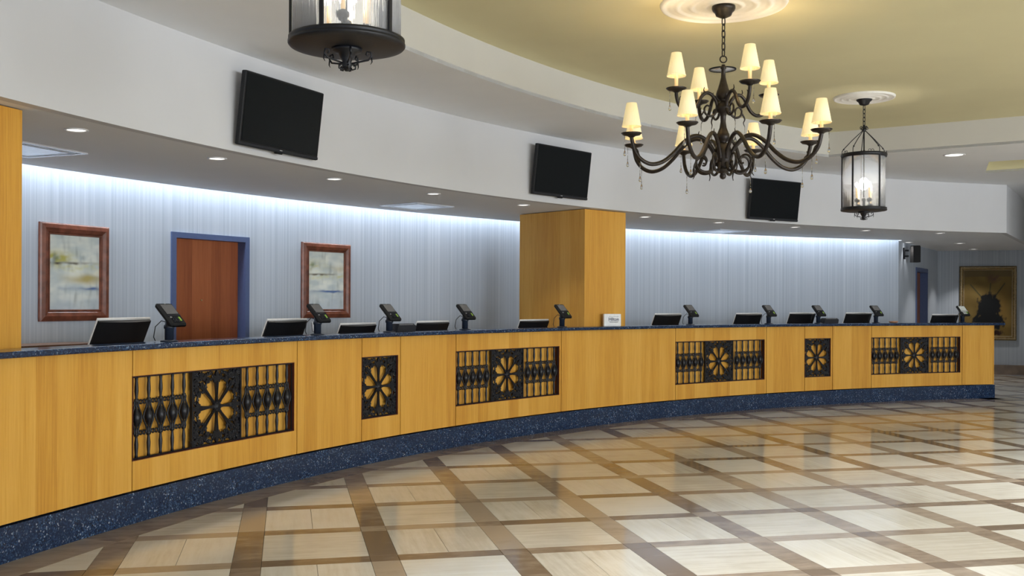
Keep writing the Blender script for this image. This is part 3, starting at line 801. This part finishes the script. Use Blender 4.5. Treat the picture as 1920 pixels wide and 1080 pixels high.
# little sign on the counter in front of the pillar
t = thing('counter_sign', 'small white block sign with a dark serif name, in front of the square pillar', 'sign', M=at(133.72, 14.735, ZTOP) @ Matrix.Rotation(-28*D2R, 4, 'Z'))
mb = MB(); mb.box((0, .02, .073), (.215, .045, .146), bev=.004); obj('block', mb, 'white_card', t)
def text_mesh(body, size, bold=0.):
    c = bpy.data.curves.new('txt', 'FONT'); c.body = body; c.size = size; c.align_x = 'CENTER'; c.align_y = 'CENTER'; c.extrude = .0006; c.offset = bold
    o = bpy.data.objects.new('txt', c); COL.objects.link(o); dg = bpy.context.evaluated_depsgraph_get()
    me = bpy.data.meshes.new_from_object(o.evaluated_get(dg)); bpy.data.objects.remove(o); me.materials.clear(); return me
for body, sz, z, bo in (('Hilton', .052, .082, .0010), ('HOTELS & RESORTS', .0120, .047, .0003)):
    me = text_mesh(body, sz, bo); me.materials.append(MATS['sign_ink'])
    obj('lettering', me, None, t, Matrix.Translation((.014, -.0035, z)) @ Matrix.Rotation(math.pi/2, 4, 'X'))
mb = MB(); mb.box((.014, -.0032, .113), (.125, .0015, .0022)); mb.box((.014, -.0032, .058), (.125, .0015, .0018)); obj('sign_rule', mb, 'sign_ink', t)
# credenza against the back wall, far left
t = thing('credenza', 'brown wooden ledge cabinet against the back wall under the leftmost painting', 'cabinet', M=at(158, 16.7, 0))
mb = MB(); mb.arc(153.9, 162, 16.62, 16.99, 0, 1.03, .5); obj('cabinet_body', mb, 'credenza_wood', t, world=True)
mb = MB(); mb.arc(153.8, 162.1, 16.58, 16.995, 1.03, 1.06, .5); obj('cabinet_top', mb, 'credenza_wood', t, world=True)

# ------------------------------------------------------------------ pictures
def frame_mesh(w_, h_, prof):
    """prof: (inset from outer edge, y) with -y to the viewer; mitred sweep"""
    mb = MB(); vs = []; n = len(prof)
    for i, y in prof:
        x, z = w_/2-i, h_/2-i; vs += [(-x, y, -z), (x, y, -z), (x, y, z), (-x, y, z)]
    fs = [(k*4+c, k*4+(c+1) % 4, ((k+1) % n)*4+(c+1) % 4, ((k+1) % n)*4+c) for k in range(n) for c in range(4)]
    mb.add(vs, fs); return mb
def canvas(w_, h_, nx, nz_, fn):
    vs = []; fs = []; cols = []
    for j in range(nz_+1):
        for i in range(nx+1):
            u, v = i/nx, j/nz_; vs.append(((u-.5)*w_, 0, (v-.5)*h_)); cols += [*fn(u, v), 1.]
    for j in range(nz_):
        for i in range(nx): a_ = j*(nx+1)+i; fs.append((a_, a_+1, a_+nx+2, a_+nx+1))
    me = bpy.data.meshes.new('canvas'); me.from_pydata(vs, [], fs)
    ca = me.color_attributes.new('Col', 'FLOAT_COLOR', 'POINT'); ca.data.foreach_set('color', cols)
    me.materials.append(MATS['painting']); return me
def nn(x, y, s=0.): return noise.noise(Vector((x, y, s)))
def mixv(a, b, t): t = max(0., min(1., t)); return [a[i]*(1-t)+b[i]*t for i in range(3)]
def streak(v, c, wd, soft=1.): return math.exp(-((v-c)/wd)**2*soft)
def abstract(seed, yg, oc, dk, bl):
    def fn(u, v):
        w1 = nn(u*3, v*9, seed); w2 = nn(u*9, v*22, seed+4); w3 = nn(u*2.2, v*3, seed+9)
        c = mixv([.56, .63, .62], [.80, .83, .76], .5+1.2*w1+.4*w2)
        c = mixv(c, [.42, .50, .60], max(0, .45-v)*1.3+.3*w3)
        c = mixv(c, [.46, .44, .12], yg[2]*streak(v+.05*w2, yg[1], .085)*max(0, 1-abs(u-yg[0])*1.9)*(.8+w2))
        c = mixv(c, [.60, .60, .30], .8*streak(v+.05*w1, .58, .05)*(.5+w2)); c = mixv(c, [.20, .26, .12], .8*streak(v, yg[1]-.01, .045)*streak(u+.03*w2, yg[0]+.02, .05))
        c = mixv(c, [.33, .40, .42], .6*streak(u+.02*w2, .62, .035)*streak(v, .70, .09))
        c = mixv(c, [.48, .40, .16], oc[2]*streak(v+.03*w1, oc[1], .06)*max(0, 1-abs(u-oc[0])*1.6))
        c = mixv(c, [.10, .085, .07], dk[2]*streak(v+.012*w2-.02*u, dk[1], .016)*max(0, 1-abs(u-dk[0])*1.3)*(.8+w2))
        c = mixv(c, [.09, .16, .36], bl[2]*streak(v+.012*w2, bl[1], .018)*max(0, 1-abs(u-bl[0])*1.5)*(.9+w1))
        c = mixv(c, [.22, .26, .25], .45*max(0, nn(u*14, v*4, seed+2))*max(0, nn(u*5, v*6, seed+7)+.3)*3)
        return c
    return fn
def picture(a0, a1, z0, z1, label, fn):
    am = (a0+a1)/2; w_ = abs(a0-a1)*D2R*RWALL; h_ = z1-z0; zc = (z0+z1)/2
    t = thing('framed_painting', label, 'painting', M=at(am, RWALL-.012, zc))
    obj('frame', frame_mesh(w_, h_, [(0, 0), (0, -.022), (.012, -.030), (.045, -.036), (.075, -.028), (.085, -.018), (.088, -.024), (.098, -.024), (.102, -.010), (.102, 0)]), 'frame_brown', t)
    obj('canvas', canvas(w_-.2, h_-.2, 44, 72, fn), None, t, Matrix.Translation((0, -.008, 0)))
picture(154.95, 152.48, 1.242, 2.09, 'abstract landscape painting in brown frame, left of the blue framed door', abstract(1., (.12, .70, 1.3), (.75, .42, 1.1), (.3, .62, 1.2), (.8, .285, 1.9)))
picture(144.0, 141.5, 1.235, 2.093, 'abstract landscape painting in brown frame, between the blue framed door and the square pillar', abstract(23., (.1, .78, .5), (.9, .72, .45), (.25, .60, 1.1), (.6, .31, 1.7)))
# large dark still life on the far wall
def still(u, v):
    n1 = nn(u*5, v*5, 40.); n2 = nn(u*16, v*16, 41.); n3 = nn(u*30, v*30, 44.)
    c = mixv([.16, .105, .028], [.24, .165, .05], .5+n1); c = mixv(c, [.15, .11, .05], .8 if v > .9 else 0)
    d = math.hypot((u-.82)/.2, (v-.4)/.5); c = mixv(c, [.26, .16, .04], max(0, 1-d))
    # faint bloom and stems
    d = math.hypot((u-.62)/.17, (v-.87)/.07); c = mixv(c, [.14, .08, .055], (1.15-d)*1.2*(.7+n2))
    for (ax, az, bx, bz) in ((.56, .80, .50, .35), (.14, .78, .42, .55), (.85, .80, .6, .55), (.50, .60, .40, .3)):
        L = ((bx-ax)**2+(bz-az)**2); tt = max(0, min(1, ((u-ax)*(bx-ax)+(v-az)*(bz-az))/L)); dd = math.hypot(u-ax-tt*(bx-ax), v-az-tt*(bz-az)); c = mixv(c, [.055, .06, .03], 1.2-dd/.014)
    # dark foliage mass
    r1 = math.hypot((u-.52)/.26, (v-.42)/.24)+.30*n2+.10*n3; r2 = math.hypot((u-.52)/.36, (v-.22)/.14)+.35*n2+.12*n3
    c = mixv(c, [.010, .012, .014], (1.05-min(r1, r2))*5)
    r3 = math.hypot((u-.48)/.22, (v-.15)/.05)+.5*n2; c = mixv(c, [.17, .10, .07], (1-r3)*1.3*(.7+n3))
    r4 = math.hypot((u-.66)/.17, (v-.05)/.05)+.5*n3; c = mixv(c, [.03, .012, .01], (1-r4)*3)
    return c
fa = .4126; fbq = 1.4737; pc = FARC+DF*((fa+fbq)/2)+FN*.012
MF = Matrix(((DF.x, -FN.x, 0, pc.x), (DF.y, -FN.y, 0, pc.y), (0, 0, 1, 1.455), (0, 0, 0, 1)))
t = thing('framed_painting', 'large dark floral still life in beaded gold frame on the far wall', 'painting', M=MF)
w_, h_ = fbq-fa, 1.51
obj('frame', frame_mesh(w_, h_, [(0, 0), (0, -.03), (.02, -.045), (.05, -.04), (.075, -.028), (.09, -.02), (.09, 0)]), 'gold_frame', t)
obj('canvas', canvas(w_-.17, h_-.17, 90, 120, still), None, t, Matrix.Translation((0, -.01, 0)))
mb = MB()
def beads(ins, y, r, step):
    W_, H_ = w_/2-ins, h_/2-ins
    n1 = int(2*W_/step); n2 = int(2*H_/step)
    for i in range(n1+1):
        for s_ in (-1, 1): mb.sphere((-W_+2*W_*i/n1, y, s_*H_), r, 6, 4)
    for i in range(1, n2):
        for s_ in (-1, 1): mb.sphere((s_*W_, y, -H_+2*H_*i/n2), r, 6, 4)
beads(.030, -.046, .0085, .028); beads(.082, -.028, .006, .020)
o = obj('beading', mb, 'gold_bead', t); o['kind'] = 'stuff'

# ------------------------------------------------------------------ televisions on the fascia
tv = thing('wall_television', 'x', 'television', M=at(153.92, RF-.005, 2.85))
mb = MB(); mb.box((0, -.012, 0), (.30, .02, .22)); mb.box((0, -.04, .03), (.08, .05, .08)); obj('wall_bracket', mb, 'dark_gap', tv)
TM = Matrix.Translation((0, -.085, 0)) @ Matrix.Rotation(7*D2R, 4, 'X')
mb = MB(); mb.box((0, 0, 0), (.94, .045, .545), bev=.006); sh_ = obj('casing', mb, 'black_plastic', tv, TM)
mb = MB(); mb.box((0, -.0235, .010), (.905, .003, .495)); obj('screen', mb, 'tv_screen', sh_)
mb = MB(); mb.box((0, -.0235, -.258), (.936, .006, .022), bev=.002); obj('lower_bezel', mb, 'dark_plastic', sh_)
mb = MB(); mb.box((0.0, -.028, -.255), (.03, .003, .006)); obj('badge', mb, 'silver', sh_)
mb = MB(); mb.prism([(-.04, -.272), (-.03, -.284), (.03, -.284), (.04, -.272)], -.015, .01); obj('sensor_tab', mb, 'black_plastic', sh_)
for k, (a, z, lb) in enumerate(((153.92, 2.845, 'black flat television on the curved fascia, leftmost and nearest of three'), (137.62, 2.868, 'black flat television on the fascia above the square pillar'), (122.23, 2.828, 'black flat television on the fascia, seen under the big chandelier'))):
    M = at(a, RF-.005, z); o = tv if k == 0 else copy_tree(tv, M); o.matrix_basis = M; WM[o.name] = M; o['label'] = lb; o['group'] = 'televisions on the curved fascia'

# ------------------------------------------------------------------ soffit fittings
DL = ['nearest to the left pillar', 'second from the left pillar', 'third from the left pillar', 'fourth from the left pillar', 'just left of the square pillar',
      'just right of the square pillar', 'second right of the square pillar', 'third right of the square pillar', 'under the far hanging lantern', 'nearest the end of the fascia']
def downlight(M, r, label, group, es='lens_glow'):
    t = thing('recessed_downlight', label, 'ceiling light', M=M, group=group)
    mb = MB(); mb.lathe([(r, 0), (r, -.006), (r*.86, -.008), (r*.80, -.001), (r*.80, 0)], 24, closed=True); obj('trim_ring', mb, 'white_metal', t)
    mb = MB(); mb.lathe([(0, -.002), (r*.79, -.002), (r*.79, -.0005), (0, -.0005)], 24); obj('lens', mb, es, t)
    return t
for a, lb in zip(DOWN, DL):
    x, y = pol(a, 15.12); downlight(Matrix.Translation((x, y, ZS)), .075, 'small round recessed light in the soffit, '+lb, 'recessed lights in the soffit over the desk')
    spot('soffit_spot', (x, y, ZS-.03), 16, (1, .95, .88), 100, .7, .05)
for (x, y, lb) in ((8.07, 18.35, 'round recessed light in the passage soffit, left of the two'), (9.19, 20.26, 'round recessed light in the passage soffit, right of the two, near far wall'), (7.05, 18.1, 'round recessed light in the soffit right above the black wall speaker')):
    downlight(Matrix.Translation((x, y, ZS)), .09, lb, 'recessed lights in the passage')
    spot('passage_spot', (x, y, ZS-.03), 6 if y < 18.2 else 26, (1, .95, .9), 95, .5, .04)
downlight(Matrix.Translation((5.45, 12.56, ZC)), .13, 'round recessed light in the grey ceiling right of the far lantern', None)
for q in ((1.93, 9.37, 'pale disc fitting in the yellow ceiling behind the chandelier stem'),):
    t = thing('ceiling_speaker', q[2], 'ceiling fitting', (q[0], q[1], ZR))
    mb = MB(); mb.lathe([(.125, 0), (.125, -.007), (.112, -.010), (.108, -.002), (.108, 0)], 32, closed=True); obj('rim', mb, 'black_plastic', t)
    mb = MB(); mb.lathe([(0, -.006), (.11, -.006), (.11, 0), (0, 0)], 32); obj('grille_disc', mb, 'vent_white', t)
for k, (a, r, lb) in enumerate(((158.0, 16.13, 'square white ceiling air diffuser beside the left pillar'), (140.55, 16.15, 'square white ceiling air diffuser left of the square pillar'), (120.1, 16.3, 'square white ceiling air diffuser right of the square pillar'))):
    t = thing('ceiling_diffuser', lb, 'air vent', M=at(a, r, ZS), group='ceiling diffusers in the soffit')
    mb = MB()
    for s_ in (-1, 1): mb.box((s_*.285, 0, -.005), (.03, .60, .010)); mb.box((0, s_*.285, -.005), (.54, .03, .010))
    obj('outer_frame', mb, 'vent_white', t)
    mb = MB(); mb.box((0, 0, -.001), (.54, .54, .001)); obj('dark_slot', mb, 'dark_gap', t)
    mb = MB()
    for s_ in (-1, 1): mb.box((s_*.235, 0, -.006), (.012, .48, .008)); mb.box((0, s_*.235, -.006), (.46, .012, .008))
    obj('inner_ring', mb, 'vent_white', t)
    mb = MB(); mb.box((0, 0, -.008), (.41, .41, .006), bev=.002); obj('centre_plate', mb, 'vent_white', t)
# loudspeaker on the passage wall
sp_ = seg_pt(seg_from_px(1694), 0)
MS = Matrix(((SEGD.x, -SEGN.x, 0, sp_.x), (SEGD.y, -SEGN.y, 0, sp_.y), (0, 0, 1, 2.33), (0, 0, 0, 1)))
t = thing('wall_speaker', 'black wall loudspeaker on a bracket above the passage door', 'speaker', M=MS)
mb = MB(); mb.box((-.02, -.012, 0), (.10, .022, .20)); mb.box((-.02, -.05, .05), (.03, .08, .03)); mb.box((-.02, -.05, -.05), (.03, .08, .03)); obj('bracket', mb, 'black_plastic', t)
mb = MB(); mb.prism([(-.07, -.15), (.07, -.15), (.07, .10), (.05, .14), (.015, .15), (-.05, .15), (-.07, .13)], -.08, .05)
ca = obj('speaker_cabinet', mb, 'dark_gap', t, Matrix.Translation((.06, -.17, -.01)) @ Matrix.Rotation(35*D2R, 4, 'Z'))
mb = MB(); mb.prism([(-.06, -.14), (.06, -.14), (.06, .09), (.04, .125), (-.06, .135)], -.086, -.08); obj('speaker_grille', mb, 'black_plastic', ca)

# ------------------------------------------------------------------ plaster medallions
def medallion(x, y, R_, label):
    prof = [(0, -.004)]; n = 46
    for i in range(1, n):
        q = i/n; prof.append((R_*q, -(.010+.012*max(0, math.sin(q*28))*(q > .2)+.010*(1-q))))
    prof += [(R_, -.004), (R_, 0), (0, 0)]
    mb = MB(); mb.lathe(prof, 64); return tag(obj('ceiling_medallion', mb, 'plaster', None, Matrix.Translation((x, y, ZR))), label, 'ceiling rose', 'plaster ceiling medallions')
CHX, CHY = 1.515, 7.33; LNX, LNY = 3.66, 10.6; LFX, LFY = -.66, 4.04
medallion(CHX, CHY, .455, 'large round plaster ceiling medallion above the chandelier')
medallion(LNX, LNY, .31, 'round plaster ceiling medallion above the far lantern')
medallion(LFX, LFY, .31, 'round plaster ceiling medallion above the near lantern, out of the picture')

def link_mesh(L, W_, r):
    mb = MB(); pts = []
    for i in range(16):
        q = 2*math.pi*i/16; x = W_*math.cos(q); z = (L/2-W_)*(1 if math.sin(q) > 0 else -1)*(1 if abs(math.sin(q)) > .01 else 0)+W_*math.sin(q); pts.append((x, 0, z))
    mb.tube(pts, r, 6, closed=True); return mb
def chain(parent, ztop, zbot, L, W_, r, mat):
    me = link_mesh(L, W_, r).mesh('chain_link', mat); n = max(2, round((ztop-zbot)/(L-2.6*r))); st = (ztop-zbot)/n
    for i in range(n): obj('chain_link', me, None, parent, Matrix.Translation((0, 0, ztop-st*(i+.5))) @ Matrix.Rotation((i % 2)*math.pi/2+.5, 4, 'Z') @ Matrix.Scale(1.0, 4))

# ------------------------------------------------------------------ chandelier
ch = thing('chandelier', 'two tiered dark bronze chandelier with twelve lit cream shades, hanging from large medallion', 'chandelier', (CHX, CHY, 2.33))
ZO = 2.33
mb = MB(); mb.lathe([(0, 0), (.082, 0), (.084, -.02), (.078, -.035), (.062, -.05), (.055, -.07), (.03, -.082), (.012, -.09), (0, -.092)], 32)
obj('canopy', mb, 'bronze', ch, Matrix.Translation((0, 0, ZR-.016-ZO)))
chain(ch, ZR-.105-ZO, 3.205-ZO, .055, .013, .0042, 'bronze')
mb = MB(); mb.tube(torus_path(0, 0, .024, 16), .005, 8, closed=True); obj('top_ring', mb, 'bronze', ch, Matrix.Translation((0, 0, 3.180-ZO)))
mb = MB(); mb.lathe([(0, .815), (.012, .812), (.016, .80), (.022, .795), (.022, .785), (.014, .775), (.017, .72), (.028, .675), (.042, .63), (.045, .625), (.052, .60), (.050, .580), (.036, .562), (.022, .552), (.026, .545),
     (.040, .535), (.054, .515), (.056, .495), (.050, .475), (.032, .462), (.026, .455), (.020, .44), (.019, .40), (.026, .355), (.042, .315), (.046, .312), (.047, .285), (.040, .262), (.024, .252), (.030, .245),
     (.052, .225), (.066, .18), (.066, .135), (.056, .09), (.036, .072), (.034, .066), (.052, .060), (.052, .050), (.036, .034), (.018, .028), (.022, .018), (.024, .006), (.018, -.008), (0, -.016)], 28)
obj('stem', mb, 'bronze', ch)
mbc = MB(); mbc.lathe([(0, -.022), (.012, -.020), (.03, -.008), (.060, -.001), (.074, .012), (.072, .014), (.055, .006), (.022, .004), (.020, .022), (0, .022)], 24); cup_me = mbc.mesh('drip_cup', 'bronze')
mbs = MB(); pr = []
mbs.lathe([(.036, .165), (.067, 0), (.0655, 0), (.0345, .165)], 40, closed=True); mbs.lathe([(.0675, -.001), (.0685, .006), (.0665, .006)], 40, closed=True); shade_me = mbs.mesh('lamp_shade', 'shade_fabric')
mbb = MB(); mbb.sphere((0, 0, 0), .015, 10, 8, (1, 1, 1.6)); bulb_me = mbb.mesh('bulb', 'bulb')
def candle_me(h_):
    q = MB(); q.lathe([(0, 0), (.0125, 0), (.0125, h_), (.008, h_+.004), (0, h_+.004)], 14); return q.mesh('candle_tube', 'candle')
cn_lo, cn_up = candle_me(.095), candle_me(.135)
mbd = MB(); mbd.tube([(0, 0, 0), (0, 0, -.11)], .0016, 5); mbd.lathe([(0, -.105), (.004, -.112), (.010, -.130), (.011, -.138), (.007, -.146), (0, -.149)], 10)
for zz in (-.02, -.045, -.07, -.095): mbd.sphere((0, 0, zz), .0035, 6, 5)
drop_me = mbd.mesh('crystal_drop', 'crystal')
def smooth(P, n=6):
    out = []
    for i in range(len(P)-1):
        p0, p1, p2, p3 = (P[max(i-1, 0)], P[i], P[i+1], P[min(i+2, len(P)-1)])
        for k in range(n):
            t_ = k/n; out.append(tuple(.5*((2*p1[c])+(-p0[c]+p2[c])*t_+(2*p0[c]-5*p1[c]+4*p2[c]-p3[c])*t_*t_+(-p0[c]+3*p1[c]-3*p2[c]+p3[c])*t_**3) for c in range(2)))
    out.append(P[-1]); return out
def rz_tube(mb, P, r, taper=None):
    Q = smooth(P); n = len(Q); R_ = [r*(1 if not taper else taper(i/(n-1))) for i in range(n)]
    mb.tube([(a_, 0, b__) for a_, b__ in Q], R_, 8)
lo = MB()
rz_tube(lo, [(.055, .13), (.075, .19), (.115, .245), (.17, .285), (.235, .285), (.31, .235), (.385, .155), (.465, .095), (.55, .075), (.625, .105), (.675, .165), (.695, .235), (.70, .262)], .0145)
rz_tube(lo, [(.06, .10), (.075, .06), (.115, .035), (.165, .04), (.2, .075), (.205, .12), (.18, .15), (.145, .148), (.125, .12), (.135, .095), (.155, .095)], .0115, lambda t_: 1-.45*t_)
rz_tube(lo, [(.17, .283), (.19, .30), (.185, .325)], .007, lambda t_: 1-.7*t_)
rz_tube(lo, [(.60, .085), (.635, .12), (.655, .17), (.675, .19), (.67, .215)], .007, lambda t_: 1-.6*t_)
rz_tube(lo, [(.205, .11), (.225, .065), (.215, .025), (.228, .0)], .008, lambda t_: 1-.7*t_)
lo_me = lo.mesh('arm', 'bronze')
up_ = MB()
rz_tube(up_, [(.045, .505), (.06, .55), (.095, .59), (.135, .60), (.17, .575), (.195, .53), (.225, .485), (.27, .46), (.32, .47), (.355, .51), (.370, .56), (.372, .588)], .0130)
rz_tube(up_, [(.05, .49), (.07, .45), (.105, .435), (.14, .45), (.15, .485), (.13, .51), (.105, .50), (.10, .48)], .010, lambda t_: 1-.45*t_)
rz_tube(up_, [(.135, .60), (.155, .615), (.15, .64)], .007, lambda t_: 1-.7*t_)
rz_tube(up_, [(.15, .47), (.175, .43), (.165, .40), (.175, .375)], .007, lambda t_: 1-.7*t_)
rz_tube(up_, [(.30, .465), (.33, .50), (.345, .545), (.335, .565)], .006, lambda t_: 1-.6*t_)
up_me = up_.mesh('arm', 'bronze')
def arm(me, deg, R_, zc, cme, hh):
    A_ = obj('arm', me, None, ch, Matrix.Rotation(deg*D2R, 4, 'Z'))
    T = Matrix.Translation
    obj('drip_cup', cup_me, None, A_, T((R_, 0, zc))); obj('candle_tube', cme, None, A_, T((R_, 0, zc+.018)))
    obj('lamp_shade', shade_me, None, A_, T((R_, 0, zc+hh))); obj('bulb', bulb_me, None, A_, T((R_, 0, zc+hh+.065)))
    obj('crystal_drop', drop_me, None, A_, T((R_+.050, 0, zc-.002)))
    if R_ < .5: obj('crystal_drop', drop_me, None, A_, T((.175, 0, .375)))
    else: obj('crystal_drop', drop_me, None, A_, T((.635, 0, .095)))
    x, y = CHX+R_*math.cos(deg*D2R), CHY+R_*math.sin(deg*D2R)
    bulb_light('chandelier_bulb', (x, y, ZO+zc+hh+.10), 3.2, (1, .74, .42), .03)
for k in range(8): arm(lo_me, 14+45*k, .70, 2.605-ZO, cn_lo, .058)
for k in range(4): arm(up_me, 17+90*k, .372, 2.935-ZO, cn_up, .098)

# ------------------------------------------------------------------ hanging lanterns
def build_lantern(loc, label, rot):
    t = thing('hanging_lantern', label, 'lantern', loc, rot, 'cylindrical iron and ribbed glass lanterns')
    zt = ZR-loc[2]-.016                                   # ceiling in local coordinates
    mb = MB(); mb.lathe([(0, 0), (.078, 0), (.080, -.015), (.070, -.030), (.060, -.034), (.045, -.065), (.015, -.075), (0, -.076)], 28); obj('canopy', mb, 'iron', t, Matrix.Translation((0, 0, zt)))
    chain(t, zt-.075, .98, .05, .012, .0038, 'iron')
    mb = MB()
    for s_ in (-1, 1):
        for w2 in (0, 1):
            Mq = Matrix.Rotation(w2*math.pi/2+.3, 4, 'Z')
            mb.tube([(s_*x, 0, z) for x, z in ((.004, .945), (.018, .955), (.035, .968), (.048, .955), (.045, .938), (.032, .935), (.028, .948))], .004, 6, Mq)
    mb.lathe([(0, .985), (.012, .98), (.014, .95), (.022, .935), (.018, .915), (0, .91)], 16); obj('top_scroll', mb, 'iron', t)
    mb = MB(); mb.tube([(0, 0, .92), (0, 0, .27)], .007, 8); mb.sphere((0, 0, .70), .016, 10, 8, (1, 1, 1.6)); obj('centre_rod', mb, 'iron', t)
    zb_, zt_ = .115, .655
    mb = MB(); mb.lathe([(.217, zt_-.012), (.226, zt_-.010), (.228, zt_+.002), (.232, zt_+.008), (.228, zt_+.026), (.216, zt_+.028), (.214, zt_-.012)], 56, closed=True); obj('top_ring', mb, 'iron', t)
    mb = MB()
    for k in range(10):
        q = k*36*D2R; Mq = Matrix.Rotation(q+.3, 4, 'Z') @ Matrix.Translation((.222, 0, zt_+.028))
        if k % 2: mb.tube([(0, y, z) for y, z in ((-.03, 0), (-.022, .018), (-.008, .020), (-.006, .008), (0, .004), (.006, .008), (.008, .020), (.022, .018), (.03, 0))], .003, 5, Mq)
    obj('ring_scrolls', mb, 'iron', t)
    for k in range(5):
        Mq = Matrix.Rotation((6+72*k)*D2R, 4, 'Z')
        mb = MB(); mb.tube([(.014, 0, .925), (.12, 0, .83), (.205, 0, .745), (.221, 0, .722), (.222, 0, zt_+.02)], .0042, 6); mb.sphere((.205, 0, .742), .009, 8, 6); obj('suspension_rod', mb, 'iron', t, Mq)
        mb = MB(); mb.box((.2235, 0, (zb_+zt_)/2), (.009, .016, zt_-zb_)); obj('upright', mb, 'iron', t, Mq)
    mb = MB(); mb.lathe([(.213, zb_+.004), (.213, zt_-.002), (.208, zt_-.002), (.208, zb_+.004)], 72, closed=True); obj('glass_cylinder', mb, 'ribbed_glass', t)
    mb = MB(); mb.lathe([(0, .080), (.19, .082), (.205, .086), (.226, .088), (.231, .094), (.231, .101), (.225, .104), (.229, .109), (.229, .118), (.22, .122), (.2, .12), (0, .12)], 56); obj('bottom_plate', mb, 'iron', t)
    mb = MB(); mb.lathe([(0, .082), (.062, .080), (.058, .068), (.034, .062), (.028, .045), (.018, .03), (.022, .018), (.014, .0), (.008, -.008), (0, -.01)], 20)
    for k in range(5):
        Mq = Matrix.Rotation((40+72*k)*D2R, 4, 'Z')
        mb.tube([(x, 0, z) for x, z in ((.012, .02), (.05, .028), (.085, .035), (.098, .05), (.094, .066), (.080, .068), (.076, .057), (.084, .052))], .0038, 6, Mq)
        mb.tube([(x, 0, z) for x, z in ((.098, .045), (.100, .028), (.094, .018))], [.003, .0025, .001], 5, Mq)
        mb.tube([(x, 0, z) for x, z in ((.010, .012), (.022, -.004), (.034, .0), (.034, .012), (.026, .012))], .0035, 6, Mq)
    obj('bottom_finial', mb, 'iron', t)
    ce = MB(); ce.lathe([(0, .12), (.03, .122), (.034, .14), (.016, .16), (.014, .25), (.024, .262), (.01, .275), (0, .276)], 16); cl = obj('candle_cluster', ce, 'iron', t)
    for k in range(4):
        Mq = Matrix.Rotation((20+90*k)*D2R, 4, 'Z')
        mb = MB(); mb.tube([(x, 0, z) for x, z in ((.012, .19), (.03, .165), (.06, .155), (.082, .17), (.09, .20), (.09, .225))], .007, 6)
        mb.lathe([(0, .222), (.022, .226), (.030, .238), (.016, .236), (.013, .25), (0, .25)], 14, c=(.09, 0, 0)); obj('candle_arm', mb, 'iron', cl, Mq)
        mb = MB(); mb.lathe([(0, .25), (.011, .25), (.011, .335), (0, .336)], 12, c=(.09, 0, 0)); obj('candle_tube', mb, 'candle', cl, Mq)
        mb = MB(); mb.sphere((.09, 0, .362), .014, 10, 8, (1, 1, 1.9)); obj('bulb', mb, 'lantern_bulb', cl, Mq)
    bulb_light('lantern_bulb', (loc[0], loc[1], loc[2]+.38), 4, (1, .90, .78), .05)
build_lantern((LNX, LNY, 2.305), 'far hanging lantern with ribbed glass cylinder, right of the chandelier', 0)
build_lantern((LFX, LFY, 2.345), 'near hanging lantern with dark round base, cut off by the top edge', -112*D2R)
